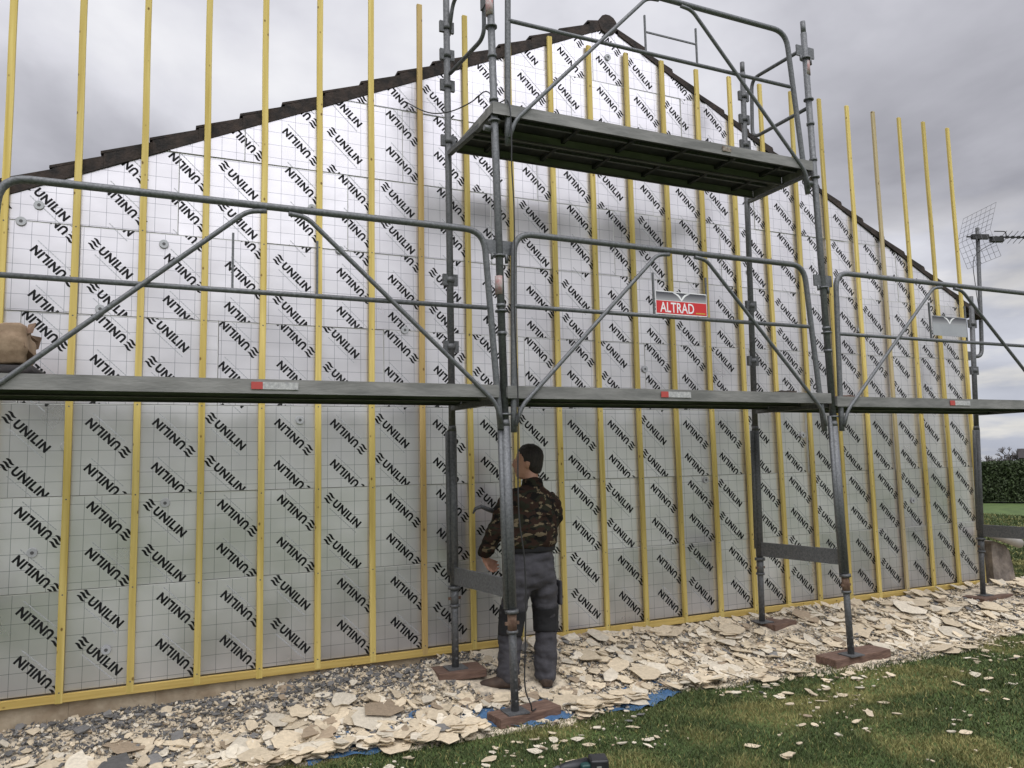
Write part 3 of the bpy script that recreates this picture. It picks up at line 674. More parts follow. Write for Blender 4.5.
BLOCK = [(3.12, -1.07, .26, .15), (6.05, -1.04, .35, .15), (2.94, -.33, .20, .14), (5.93, -.30, .19, .15), (8.78, -.30, .27, .13), (3.16, -.53, .17, .13), (3.53, -.56, .11, .16)]
def chips(name, n, rmin, rmax, seed, xr, yr, tilt, on_grass=False, power=2.6):
    g = random.Random(seed); V = []; F = []; Cc = []; crumbs = name == 'rubble_crumbs'
    cream = np.array([.63, .53, .375]); grey = np.array([.14, .136, .128]); white = np.array([.68, .61, .48]); brown = np.array([.36, .28, .19])
    k = 0; tries = 0
    while k < n and tries < n*12:
        tries += 1
        x = g.uniform(*xr); y = g.uniform(*yr)
        m_ = mound(x, y)
        if not on_grass:
            if m_ < .006: continue
        else:
            if m_ > .006: continue
            dd = (-1.15-y)
            if g.random() > math.exp(-max(0, dd)*1.9): continue
            if noise.noise(Vector((x*1.3, y*2.2, 11))) < -.02: continue
        r = rmin+(rmax-rmin)*g.random()**power
        if not on_grass and x < 3.2 and y > -.50 and r > .045: r *= .45
        if -.5 < x < 9.3 and y+r*.8 > .04: continue
        if any(abs(x-a) < c+r*.8 and abs(y-b_) < d+r*.8 for a, b_, c, d in BLOCK): continue
        k += 1
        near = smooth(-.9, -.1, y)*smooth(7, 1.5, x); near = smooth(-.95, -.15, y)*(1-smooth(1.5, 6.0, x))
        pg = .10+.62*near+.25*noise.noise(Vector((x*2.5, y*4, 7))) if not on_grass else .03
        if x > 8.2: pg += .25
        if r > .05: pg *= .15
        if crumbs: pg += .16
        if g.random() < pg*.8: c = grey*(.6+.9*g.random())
        else:
            q = g.random(); c = (cream if q < .62 else white if q < .93 else brown)*(.75+.35*g.random())
        # underside and sides a little darker than the top; tilt
        ns = g.randint(6, 12); th = g.uniform(.003, .008)*(1+.5*(r > .06)); ph = g.random()*6.28; slope = 0 if on_grass else .20*smooth(-1.15, -.7, y); el = g.uniform(.45, 1)
        ring = []
        for q in range(ns):
            a = ph+6.283*q/ns+g.uniform(-.3, .3); rad = r*g.uniform(.6, 1.12); ring.append((math.cos(a)*rad, math.sin(a)*rad*el))
        rt = g.random()*6.28; nx_, ny_ = g.gauss(0, tilt), g.gauss(slope, tilt)
        cz = gh(x, y)+m_+g.random()**1.5*(.024 if not on_grass else .006)+.004+abs(nx_)*r*.5+abs(ny_)*r*.5
        if on_grass: cz += .006
        o = len(V); cr, sr = math.cos(rt), math.sin(rt)
        for lay in (0, 1):
            for (a, b_) in ring:
                px, py = a*cr-b_*sr, a*sr+b_*cr
                s_ = 1 if lay else .88
                px *= s_; py *= s_
                z = cz+nx_*px+ny_*py+(th if lay else 0)+(.004*math.sin(px*60+k) if r > .05 else 0)
                V.append((x+px, y+py, z))
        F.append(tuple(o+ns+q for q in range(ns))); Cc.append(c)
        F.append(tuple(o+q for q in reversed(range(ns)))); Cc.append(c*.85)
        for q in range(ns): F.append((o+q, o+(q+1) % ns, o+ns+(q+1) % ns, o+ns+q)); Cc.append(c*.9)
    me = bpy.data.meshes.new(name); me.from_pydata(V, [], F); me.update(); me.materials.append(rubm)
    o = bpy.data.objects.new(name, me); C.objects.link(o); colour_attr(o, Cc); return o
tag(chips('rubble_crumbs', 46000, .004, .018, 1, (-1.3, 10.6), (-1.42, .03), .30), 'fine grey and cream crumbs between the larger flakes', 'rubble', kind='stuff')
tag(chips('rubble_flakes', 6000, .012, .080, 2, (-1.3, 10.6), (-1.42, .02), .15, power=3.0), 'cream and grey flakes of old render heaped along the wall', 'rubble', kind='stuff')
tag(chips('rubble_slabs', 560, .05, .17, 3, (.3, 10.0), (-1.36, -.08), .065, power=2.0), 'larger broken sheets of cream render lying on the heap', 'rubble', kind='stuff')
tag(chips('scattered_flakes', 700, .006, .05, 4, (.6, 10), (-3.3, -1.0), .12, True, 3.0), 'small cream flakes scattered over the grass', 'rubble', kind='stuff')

# blue tarpaulin under the edge of the heap
g = random.Random(5); mb = MB(); nx_, ny_ = 120, 6; vs = []
for j in range(ny_):
    for i in range(nx_):
        x = 1.75+i*2.6/(nx_-1)
        edge = -1.165+.06*math.sin(x*3.1)+.05*math.sin(x*7.3+1)
        y = edge+(j/(ny_-1))*.35
        vs.append((x, y, gh(x, y)+mound(x, y)+.014+.008*math.sin(x*40+y*30)+.012*noise.noise(Vector((x*8, y*8, 2)))))
mb.add(vs, [(j*nx_+i, j*nx_+i+1, (j+1)*nx_+i+1, (j+1)*nx_+i) for j in range(ny_-1) for i in range(nx_-1)], 0, True)
tag(mb.build('tarpaulin', mat('blue_tarp', (.04, .10, .20), .5, 0, 12, (.07, .15, .27), .4, 30), None, (3, -1.4, -.17)), 'blue plastic sheet peeking out under the edge of the render rubble', 'tarpaulin')
tag(chips('rim_flakes', 240, .03, .11, 9, (1.5, 4.7), (-1.30, -1.02), .10, power=1.4), 'flakes lying on the rim of the blue sheet', 'rubble', kind='stuff').location.z += .022

# ---------------------------------------------------------------- person
def loft(rings, n=20):       # rings: (centre, rx, ry, axis dir, ref x)
    mb = MB(); vs = []
    for (c, rx, ry, ax, ref) in rings:
        c = Vector(c); ax = Vector(ax).normalized(); rf = Vector(ref); u = (rf-ax*rf.dot(ax)).normalized(); v = ax.cross(u)
        for k in range(n):
            a = 2*math.pi*k/n; vs.append(c+u*math.cos(a)*rx+v*math.sin(a)*ry)
    m_ = len(rings); fs = [(i*n+k, i*n+(k+1) % n, (i+1)*n+(k+1) % n, (i+1)*n+k) for i in range(m_-1) for k in range(n)]
    fs += [tuple(reversed(range(n))), tuple((m_-1)*n+k for k in range(n))]
    mb.add(vs, fs, 0, True); return mb
def limb(pts, ref=(1, 0, 0), n=18):    # pts: (x,y,z,rx,ry)
    rings = []
    for i, p in enumerate(pts):
        a = Vector(pts[max(i-1, 0)][:3]); b_ = Vector(pts[min(i+1, len(pts)-1)][:3]); rings.append((p[:3], p[3], p[4], b_-a, ref))
    return loft(rings, n)
def merge(mbs):
    o = MB()
    for q in mbs: o.add(q.v, q.f, 0, True)
    return o
def fused(name, mbs, m_, parent=None, loc=(0, 0, 0), vox=.009, sm=6, disp=None):
    ob = merge(mbs).build(name, m_, parent, loc)
    mods = [('REMESH', dict(mode='VOXEL', voxel_size=vox, use_smooth_shade=True)), ('SMOOTH', dict(factor=.5, iterations=sm))]
    bake_obj(ob, mods)
    if disp:
        me = ob.data; amp, sc, strz = disp
        for v in me.vertices:
            d = noise.noise(Vector((v.co.x*sc, v.co.y*sc, v.co.z*sc*strz)))+.5*noise.noise(Vector((v.co.x*sc*2.1, v.co.y*sc*2.1, v.co.z*sc*strz*2.3+4)))
            v.co += v.normal*d*amp
    for p in ob.data.polygons: p.use_smooth = True
    if not ob.data.materials: ob.data.materials.append(m_)
    return ob
skin = mat('skin', (.42, .22, .15), .55, 0, 30, (.48, .26, .18)); hair = mat('dark_hair', (.012, .009, .007), .7, 0, 90, (.03, .022, .017), .8, 200, stretch=(1, 1, .3))
camo = bpy.data.materials.new('camouflage_fleece'); camo.use_nodes = True
t = camo.node_tree; n = t.nodes; l = t.links; bs = n['Principled BSDF']; bs.inputs['Roughness'].default_value = .9; bs.inputs['Specular IOR Level'].default_value = .2
tcn = n.new('ShaderNodeTexCoord'); prev = None
for k, (s, c, th) in enumerate(((13, (.020, .020, .012), .49), (16, (.028, .015, .010), .51), (18, (.14, .11, .068), .61))):
    mp_ = n.new('ShaderNodeMapping'); mp_.inputs['Location'].default_value = (k*7.3, k*3.1, k*5.7); mp_.inputs['Scale'].default_value = (1, 1, 1.7); l.new(tcn.outputs['Object'], mp_.inputs[0])
    nz = n.new('ShaderNodeTexNoise'); nz.inputs['Scale'].default_value = s; nz.inputs['Detail'].default_value = 2.2; nz.inputs['Distortion'].default_value = .4; l.new(mp_.outputs[0], nz.inputs['Vector'])
    mr = n.new('ShaderNodeMapRange'); l.new(nz.outputs[0], mr.inputs[0]); mr.inputs[1].default_value = th-.008; mr.inputs[2].default_value = th+.008
    mi = n.new('ShaderNodeMixRGB'); l.new(mr.outputs[0], mi.inputs[0])
    if prev is None: mi.inputs[1].default_value = (.007, .006, .005, 1)
    else: l.new(prev, mi.inputs[1])
    mi.inputs[2].default_value = (*c, 1); prev = mi.outputs[0]
l.new(prev, bs.inputs['Base Color'])
nb = n.new('ShaderNodeTexNoise'); nb.inputs['Scale'].default_value = 25; l.new(tcn.outputs['Object'], nb.inputs['Vector']); bp = n.new('ShaderNodeBump'); bp.inputs['Strength'].default_value = .5; bp.inputs['Distance'].default_value = .01; l.new(nb.outputs[0], bp.inputs['Height']); l.new(bp.outputs[0], bs.inputs['Normal'])
trous = mat('grey_work_cloth', (.036, .035, .040), .9, 0, 12, (.056, .054, .060), .5, 25); black_c = mat('black_cloth', (.006, .006, .007), .9, 0, 20, (.012, .012, .013), .4, 30)
bootm = mat('brown_leather', (.035, .022, .016), .75, 0, 20, (.07, .045, .03), .4, 40); solem = mat('boot_sole', (.03, .028, .026), .8)

YP = -.76
# body: head, neck, arms with hands, legs - one continuous mesh
hc = Vector((3.352, YP+.03, 1.385))
fd = Vector((-.80, .60, .10)).normalized()     # the way the face points: to the left and towards the wall
sd = fd.cross(Vector((0, 0, 1))).normalized(); up = sd.cross(fd).normalized()
def HP(a, b_, c): return hc+fd*a+sd*b_+up*c
parts_b = []
rings = []
for (c, fo, ry_, rx_) in ((-.118, .035, .030, .026), (-.105, .030, .052, .045), (-.07, .018, .078, .060), (-.03, .006, .092, .070), (.02, 0, .097, .076), (.06, -.004, .094, .075), (.095, -.006, .078, .062), (.118, -.006, .050, .040), (.128, -.006, .02, .016)):
    rings.append((HP(fo, 0, c), ry_, rx_, up, fd))
parts_b.append(loft(rings, 24))
parts_b.append(limb([(*HP(.098, 0, -.035), .012, .014), (*HP(.112, 0, -.022), .014, .012), (*HP(.100, 0, .02), .008, .008)], ref=tuple(sd)))    # nose
parts_b.append(limb([(*HP(.085, -.02, -.062), .008, .008), (*HP(.094, 0, -.062), .010, .009), (*HP(.085, .02, -.062), .008, .008)], ref=tuple(up)))   # lips
for s in (-1, 1):
    parts_b.append(limb([(*HP(.080, s*.018, .022), .008, .008), (*HP(.082, s*.045, .020), .010, .008)], ref=tuple(up)))      # brow
    parts_b.append(limb([(*HP(-.005, s*.070, -.035), .008, .012), (*HP(-.010, s*.080, -.010), .008, .018), (*HP(-.012, s*.080, .012), .007, .016)], ref=tuple(sd)))   # ear
parts_b.append(limb([(3.372, YP-.01, 1.13, .062, .058), (3.366, YP, 1.22, .055, .055), (3.356, YP+.02, 1.31, .054, .056)]))
parts_b.append(limb([(3.335, YP, .55, .14, .09), (3.335, YP, .8, .14, .09), (3.34, YP, 1.0, .15, .095), (3.35, YP, 1.13, .14, .08), (3.36, YP, 1.18, .06, .05)]))
LA = [(3.175, YP, 1.125, .045, .045), (3.10, YP+.01, .96, .038, .038), (3.062, YP+.04, .86, .034, .034), (3.035, YP+.11, .755, .024, .028), (3.04, YP+.13, .725, .022, .03)]
RA = [(3.51, YP, 1.125, .045, .045), (3.53, YP+.03, .97, .038, .038), (3.51, YP+.10, .905, .034, .034), (3.38, YP+.26, .96, .024, .028), (3.34, YP+.285, .985, .022, .028)]
parts_b += [limb(LA), limb(RA)]
def hand(base, d, side, curl):
    out = []; d = Vector(d).normalized(); side = Vector(side); side = (side-d*side.dot(d)).normalized(); nrm = d.cross(side)
    base = Vector(base); P = lambda a, b_, c: tuple(base+d*a+side*b_+nrm*c)
    out.append(limb([(*P(-.01, 0, 0), .024, .017), (*P(.03, 0, 0), .036, .017), (*P(.075, 0, .002), .038, .014), (*P(.088, 0, .004), .034, .012)], ref=tuple(side), n=14))
    for k, (o_, ln) in enumerate(((-.030, .068), (-.010, .078), (.011, .074), (.030, .058))):
        c = curl
        p0 = (.080, o_, .003); p1 = (.080+ln*.42, o_*1.1, .003+ln*.12*c); p2 = (.080+ln*.42+ln*.3*math.cos(.8*c), o_*1.12, ln*.12*c+ln*.3*math.sin(.8*c)); p3 = (p2[0]+ln*.28*math.cos(1.6*c), o_*1.1, p2[2]+ln*.28*math.sin(1.6*c))
        out.append(limb([(*P(*p0), .0098, .0098), (*P(*p1), .009, .009), (*P(*p2), .0082, .0082), (*P(*p3), .0065, .0065)], ref=tuple(side), n=10))
    out.append(limb([(*P(.012, -.024, .004), .013, .013), (*P(.045, -.050, .012), .011, .011), (*P(.075, -.058, .026), .009, .009), (*P(.092, -.055, .036), .007, .007)], ref=tuple(side), n=10))
    return out
parts_b += hand((3.045, YP+.135, .715), (.62, .42, -.42), (.25, .3, .9), .9)
parts_b += hand((3.335, YP+.288, .99), (-.85, .1, .25), (0, .35, .9), 1.3)
LL = [(3.245, YP, .60, .08, .085), (3.20, YP+.01, .42, .07, .08), (3.178, YP+.03, .30, .055, .06), (3.155, YP+.01, .12, .055, .058), (3.135, YP-.01, -.06, .036, .042), (3.13, YP, -.10, .036, .045)]
RL = [(3.405, YP, .60, .08, .085), (3.435, YP+.01, .42, .07, .08), (3.442, YP+.03, .30, .055, .06), (3.432, YP, .12, .055, .058), (3.408, YP-.03, -.08, .036, .042), (3.405, YP-.03, -.13, .036, .045)]
parts_b += [limb(LL), limb(RL)]
person = fused('person', parts_b, skin, None, (3.30, YP, -.16), .0062, 3)
tag(person, 'worker in camouflage fleece and grey trousers, seen from behind', 'person')
# face detail that belongs to the body surface: eyes
e_ = MB()
for s in (-1, 1):
    c = HP(.082, s*.031, .002)
    e_.tube([c-fd*.008, c, c+fd*.005], [.011, .010, .004], 12)
e_.build('eyes', mat('eye', (.12, .09, .08), .2), person)
# hair: cap over the skull
hr = []
for (c, fo, ry_, rx_) in ((-.070, -.050, .036, .044), (-.050, -.040, .056, .062), (-.02, -.028, .074, .079), (.02, -.019, .086, .084), (.06, -.013, .094, .083), (.098, -.008, .086, .070), (.126, -.006, .058, .046), (.139, -.006, .022, .018)):
    hr.append((HP(fo, 0, c), ry_, rx_, up, fd))
fused('hair', [loft(hr, 24)], hair, person, vox=.007, sm=2, disp=(.0022, 60, 1))
# jacket
jt = [limb([(3.335, YP, .795, .192, .128), (3.335, YP, .82, .202, .137), (3.333, YP, .85, .207, .144), (3.333, YP-.005, .89, .207, .148), (3.338, YP-.005, .96, .200, .145), (3.345, YP-.005, 1.06, .205, .138), (3.352, YP-.005, 1.13, .205, .122), (3.360, YP, 1.185, .150, .098), (3.366, YP+.004, 1.215, .084, .078), (3.366, YP+.008, 1.262, .073, .070), (3.366, YP+.01, 1.272, .066, .064)], n=28),
      limb([(3.20, YP, 1.125, .075, .085), (3.155, YP, 1.09, .073, .083), (3.105, YP+.0, .985, .064, .072), (3.072, YP+.02, .90, .062, .066), (3.050, YP+.06, .82, .055, .058), (3.030, YP+.105, .765, .046, .050), (3.028, YP+.115, .748, .040, .042)]),
      limb([(3.47, YP, 1.125, .078, .085), (3.515, YP+.0, 1.08, .074, .082), (3.540, YP+.02, .99, .064, .072), (3.535, YP+.07, .925, .062, .066), (3.47, YP+.165, .925, .054, .056), (3.40, YP+.235, .95, .045, .046)])]
fused('jacket', jt, camo, person, vox=.010, sm=5, disp=(.016, 9, 1.5))
mb_ = limb([(3.335, YP, .765, .184, .123), (3.335, YP, .778, .188, .127), (3.335, YP, .815, .192, .131), (3.335, YP, .83, .188, .128)], n=28)
fused('jacket_hem', [mb_], black_c, person, vox=.010, sm=3)
# trousers
tr = [limb([(3.33, YP, .82, .160, .112), (3.33, YP, .74, .176, .120), (3.328, YP-.005, .62, .188, .132), (3.328, YP-.003, .55, .180, .125), (3.33, YP, .52, .15, .10)], n=26),
      limb([(3.245, YP, .60, .102, .118), (3.225, YP, .50, .100, .108), (3.200, YP+.005, .40, .088, .098), (3.183, YP+.015, .30, .080, .088), (3.165, YP+.005, .15, .078, .084), (3.148, YP, .0, .075, .082), (3.14, YP, -.075, .073, .085), (3.138, YP, -.095, .068, .08)]),
      limb([(3.412, YP, .60, .105, .118), (3.430, YP, .50, .104, .108), (3.442, YP+.005, .40, .092, .098), (3.446, YP+.015, .30, .083, .088), (3.440, YP, .15, .080, .084), (3.425, YP-.02, .0, .078, .084), (3.415, YP-.03, -.09, .076, .088), (3.413, YP-.03, -.112, .070, .083)])]
fused('trousers', tr, trous, person, vox=.010, sm=4, disp=(.015, 9, 2.0))
for nm, a, d in (('left', [(3.197, YP+.004, .395, .094, .104), (3.187, YP+.014, .32, .0895, .097), (3.178, YP+.012, .25, .088, .095), (3.170, YP+.006, .205, .0865, .093)], 0), ('right', [(3.443, YP+.004, .395, .098, .104), (3.447, YP+.014, .32, .092, .097), (3.446, YP+.010, .25, .0905, .095), (3.443, YP+.003, .205, .0885, .093)], 0)):
    fused('knee_patch', [limb(a, n=22)], black_c, person, vox=.008, sm=2, disp=(.004, 12, 1.5))
mb = MB(); mb.obox((3.545, YP, .47), (.012, 0, 0), (0, .055, 0), (0, 0, .085)); fused('thigh_pocket', [mb], trous, person, vox=.007, sm=5)
# boots
def boot(x, y, z, dx, dy):
    d = Vector((dx, dy, 0)).normalized(); s_ = Vector((d.y, -d.x, 0)); P = lambda a, c: (x+d.x*a, y+d.y*a, z+c)
    b1 = limb([(*P(.0, .12), .044, .044), (*P(-.0, .07), .046, .050), (*P(.0, .03), .050, .06)], ref=tuple(s_))
    b2 = limb([(*P(-.085, .035), .030, .030), (*P(-.06, .04), .044, .040), (*P(.03, .045), .048, .048), (*P(.10, .034), .052, .036), (*P(.165, .026), .045, .028), (*P(.195, .022), .022, .016)], ref=tuple(s_))
    o = fused('boot', [b1, b2], bootm, person, vox=.007, sm=3)
    sl = MB(); sl.add([(*P(a, c)[:2], P(a, c)[2]) for a, c in ()], []) if False else None
    out = [(-.10, .0), (-.085, .038), (-.02, .040), (.08, .050), (.15, .046), (.195, .022), (.195, -.022), (.15, -.046), (.08, -.050), (-.02, -.040), (-.085, -.038)]
    m_ = len(out); vs = [(x+d.x*a+s_.x*b_, y+d.y*a+s_.y*b_, z+c) for c in (-.012, .012) for a, b_ in out]
    sl = MB(); sl.add(vs, [tuple(range(m_)), tuple(reversed(range(m_, 2*m_)))]+[(q, m_+q, m_+(q+1) % m_, (q+1) % m_) for q in range(m_)])
    sl.build('sole', solem, o)
boot(3.13, YP-.02, -.135, -.85, .5)
boot(3.412, YP-.035, -.150, .25, 1)
# hammer held in the far hand
hm = empty('hammer', (3.2, YP+.27, 1.0), 'small dark hammer held in front of the worker, its head sticking out to his left', 'hammer')
mb = MB(); mb.tube([(3.34, YP+.30, 1.0), (3.10, YP+.20, 1.055)], .012, 10); mb.build('handle', mat('hammer_grip', (.02, .02, .022), .6), hm)
mb = MB(); mb.tube(fillet([(2.985, YP+.20, 1.035), (3.02, YP+.20, 1.085), (3.075, YP+.20, 1.075), (3.13, YP+.20, 1.03)], .03), [.006]+[.013]*8+[.016]*8, 10) if False else mb.tube([(2.985, YP+.20, 1.035), (3.005, YP+.20, 1.070), (3.05, YP+.20, 1.082), (3.10, YP+.20, 1.06), (3.14, YP+.20, 1.045)], [.006, .012, .015, .017, .018], 10)
mb.build('head', galv_d, hm)

# ---------------------------------------------------------------- black cable from the eaves over the platform and down the post
pts = [(2.50, .02, 4.405), (2.62, -.2, 4.20), (2.72, -.45, 4.02), (2.80, -.70, 3.93), (2.88, -.92, 3.915), (2.93, -1.08, 3.93), (2.96, -1.20, 3.80), (2.975, -1.35, 3.74), (2.98, -1.375, 3.5)]
for k in range(14):
    z = 3.3-k*.25; pts.append((2.975+.008*math.sin(k*1.3)+(.02 if z < 1.0 else 0), -1.385+.006*math.cos(k), z))
pts += [(3.02, -1.39, -.06), (3.04, -1.36, -.105), (3.08, -1.33, -.108)]
def smooth_path(pts, n=5):
    P = [Vector(p) for p in pts]; o = []
    for i in range(len(P)-1):
        a, b_, c, d = P[max(i-1, 0)], P[i], P[i+1], P[min(i+2, len(P)-1)]
        for k in range(n):
            t = k/n; o.append(.5*((2*b_)+(-a+c)*t+(2*a-5*b_+4*c-d)*t*t+(-a+3*b_-3*c+d)*t**3))
    return o+[P[-1]]
mb = MB(); mb.tube(smooth_path(pts), .0045, 8); tag(mb.build('cable', cablem, None, (2.9, -1.1, 2)), 'thin black cable from the roof edge down the middle front post', 'cable')

# ---------------------------------------------------------------- things on the deck
def lump(name, label, cat, loc, sx, sy, sz, m_, amp, sc, seed, flat=True, rz=0, build_only=False, parent=None):
    bm = bmesh.new(); bmesh.ops.create_cube(bm, size=2); bmesh.ops.subdivide_edges(bm, edges=bm.edges[:], cuts=14, use_grid_fill=True)
    for v in bm.verts:
        c = v.co.copy(); s_ = c.normalized()*1.15; c = c.lerp(s_, .28)
        p = Vector((c.x*sx, c.y*sy, c.z*sz))
        q = p*sc+Vector((seed, seed*2, 0)); d = noise.noise(q)+.6*abs(noise.noise(q*2.3))
        p += Vector((c.x/sx, c.y/sy, c.z/sz)).normalized()*d*amp
        if flat: p.z = max(p.z, -sz*.95)
        v.co = p
    me = bpy.data.meshes.new(name); bm.to_mesh(me); bm.free(); me.materials.append(m_)
    o = bpy.data.objects.new(name, me); C.objects.link(o); o.location = loc if parent is None else Vector(loc)-parent.location; o.rotation_euler = (0, 0, rz)
    if parent is not None: o.parent = parent
    for p in me.polygons: p.use_smooth = True
    return tag(o, label, cat) if label else o
paper = mat('kraft_paper', (.25, .17, .105), .85, 0, 14, (.36, .26, .17), .6, 22)
bag = empty('paper_sack', (.14, -1.05, 1.93), 'crumpled brown paper sack with torn open end on the lower deck', 'sack')
lump('sack_body', None, None, (.06, -1.05, 2.04), .26, .17, .105, paper, .03, 8, 3, parent=bag, rz=.1)
mb = MB(); vs = []
for i in range(13):
    a = i/12; th = a*2*math.pi*.92
    r_ = .11+.012*math.sin(i*2.1); y = math.cos(th)*r_*1.2; z = math.sin(th)*r_*.85
    vs += [(.275, -1.05+y*.9, 2.045+z*.85), (.315+.02*math.sin(i*1.7), -1.05+y*1.0, 2.05+z*1.0+.012*math.sin(i*3.1)), (.325+.028*math.sin(i*1.7+.4), -1.05+y*1.08, 2.06+z*1.12+.014*math.sin(i*2.3))]
mb.add(vs, [(3*i+k, 3*i+3+k, 3*i+4+k, 3*i+1+k) for i in range(12) for k in (0, 1)])
fl = mb.build('torn_flap', mat('paper_inside', (.16, .10, .065), .9, 0, 12, (.25, .17, .11), .5, 20), bag)
m_ = fl.modifiers.new('s', 'SOLIDIFY'); m_.thickness = .004
mb = MB()
lump('dark_cloth', 'folded black cloth lying under the brown paper sack on the lower deck', 'cloth', (.05, -1.04, 1.900), .33, .19, .030, mat('black_sheet', (.018, .017, .017), .8, 0, 20, (.035, .03, .028), .5, 40), .012, 14, 8, rz=-.05)
scrap = mat('dark_scrap', (.03, .025, .022), .9, 0, 20, (.06, .045, .035), .4, 40)
lump('debris_scrap', 'small dark scrap on the lower deck left of the right front post', 'scrap', (5.42, -1.1, 1.885), .085, .05, .017, scrap, .012, 20, 2)
lump('debris_scrap', 'flat brown torn scrap on the lower deck right of the right front post', 'scrap', (6.02, -1.1, 1.860), .16, .05, .012, mat('brown_scrap', (.07, .035, .022), .9, 0, 15, (.11, .06, .04), .4, 40), .014, 14, 5)

# ---------------------------------------------------------------- power tool on the grass
tl_ = empty('cordless_drill', (2.92, -2.02, -.17), 'black cordless drill lying on the grass at the bottom edge', 'power tool')
def bx_(nm, c, s, m_, par, rz=0, bev=.008):
    mb = MB(); cr, sr = math.cos(rz), math.sin(rz); mb.obox(c, (s[0]*cr, s[0]*sr, 0), (-s[1]*sr, s[1]*cr, 0), (0, 0, s[2])); ob = mb.build(nm, m_, par)
    return bake_obj(ob, [('BEVEL', dict(width=bev, segments=3))])
tblk = mat('tool_plastic', (.012, .013, .014), .45, 0, 30, (.022, .022, .024)); tteal = mat('tool_green', (.012, .05, .045), .45)
bx_('battery', (3.00, -2.06, -.105), (.045, .05, .055), tblk, tl_, R(-20), .01)
bx_('battery_label', (2.975, -2.112, -.105), (.012, .002, .030), mat('grey_label', (.2, .21, .18), .5), tl_, R(-20), .0008)
mb = MB(); mb.tube([(2.80, -2.02, -.088), (2.83, -2.02, -.088), (2.87, -2.02, -.09), (2.96, -2.02, -.09)], [.014, .024, .029, .031], 16); mb.build('barrel', tblk, tl_)
mb = MB(); mb.tube([(2.77, -2.02, -.088), (2.80, -2.02, -.088)], [.012, .018], 12); mb.build('chuck', galv_d, tl_)
bx_('grip', (2.93, -2.05, -.115), (.025, .03, .045), tteal, tl_, R(-10), .01)

# ---------------------------------------------------------------- corner: buttress, pipe, aerial
stone = mat('rough_stone', (.12, .10, .085), .95, 0, 9, (.27, .23, .19), .9, 18, detail=8)
bm = bmesh.new()
prof = [(9.256, -.30), (9.72, -.30), (9.62, .0), (9.55, .30), (9.50, .36), (9.256, .42)]
f_ = bm.faces.new([bm.verts.new((x, -.06, z)) for x, z in prof]); ex = bmesh.ops.extrude_face_region(bm, geom=[f_]); bmesh.ops.translate(bm, vec=(0, .55, 0), verts=[q for q in ex['geom'] if isinstance(q, bmesh.types.BMVert)])
bmesh.ops.recalc_face_normals(bm, faces=bm.faces[:]); bmesh.ops.triangulate(bm, faces=bm.faces[:]); bmesh.ops.subdivide_edges(bm, edges=bm.edges[:], cuts=5, use_grid_fill=True)
for v in bm.verts:
    d = noise.noise(v.co*6)*.018
    if v.co.x > 9.27: v.co += Vector((d, d*.5, d))
me = bpy.data.meshes.new('stone_buttress'); bm.to_mesh(me); bm.free(); me.materials.append(stone)
ob = bpy.data.objects.new('stone_buttress', me); C.objects.link(ob); tag(ob, 'rough grey-brown stone buttress at the right foot of the house corner', 'buttress')
mb = MB(); mb.tube([(9.16, -.12, .525), (9.40, -.12, .455), (9.64, -.12, .378)], .052, 20); mb.tube([(9.638, -.12, .3786), (9.645, -.12, .3763)], .042, 18, 1)
tag(mb.build('drain_pipe', [mat('grey_pvc', (.32, .30, .27), .5, 0, 8, (.40, .38, .35)), hole], None, (9.4, -.12, .45)), 'pale grey plastic pipe resting aslant on the stone buttress', 'pipe')
an = empty('tv_aerial', (9.62, .12, 2.5), 'television aerial with wire mesh reflector on a bent grey mast at the right roof corner', 'aerial')
mb = MB(); mb.tube(fillet([(9.40, .10, 2.50), (9.60, .10, 2.50), (9.63, .10, 2.8), (9.715, .10, 4.05)], .09), .022, 12); mb.obox((9.34, .10, 2.5), (.06, 0, 0), (0, .012, 0), (0, 0, .05)); mb.obox((9.34, .10, 3.0), (.28, 0, 0), (0, .008, 0), (0, 0, .01)); mb.build('mast', galv_d, an)
dk = mat('aerial_black', (.02, .02, .02), .6); wr = mat('aerial_wire', (.14, .14, .15), .5, .5)
bd = Vector((.93, -.37, -.02)); sd2 = Vector((.37, .93, 0)); b0 = Vector((9.60, .10, 3.93))
mb = MB(); mb.tube([b0-bd*.06, b0+bd*.95], .010, 8); mb.obox(b0+bd*.10, bd*.10, sd2*.02, (0, 0, .028)); mb.obox(b0+bd*.30-Vector((0, 0, .03)), bd*.07, sd2*.03, (0, 0, .03))
mb.build('boom', dk, an)
mb = MB()
for s in (1, -1):
    A_ = b0+bd*.02-sd2*.30; Bd = Vector((.05, -.03, s*.42))+bd*.07
    for k in range(8): o_ = A_+sd2*.6*k/7; mb.tube([o_, o_+Bd*.75], .0019, 5)
    for k in range(6): o_ = A_+Bd*.75*k/5; mb.tube([o_, o_+sd2*.6], .0019, 5)
mb.build('reflector', wr, an)
mb = MB()
for k in range(9):
    c = b0+bd*(.36+k*.07)
    for s in (-1, 1): mb.tube([c, c+sd2*.10*s+Vector((0, 0, .045))], .003, 5); mb.tube([c, c+sd2*.10*s-Vector((0, 0, .045))], .003, 5)
    mb.obox(c, bd*.014, sd2*.012, (0, 0, .016))
mb.tube(fillet([b0+bd*.28+Vector((0, 0, .07)), b0+bd*.42+Vector((0, 0, .07)), b0+bd*.42-Vector((0, 0, .0))], .03), .006, 6)
mb.build('directors', dk, an)
mb = MB(); mb.tube(smooth_path([b0+bd*.30-Vector((0, 0, .05)), b0+Vector((-.02, -.03, -.25)), b0+Vector((-.05, -.03, -.6)), (9.60, .07, 2.9)]), .004, 6); mb.build('aerial_cable', cablem, an)

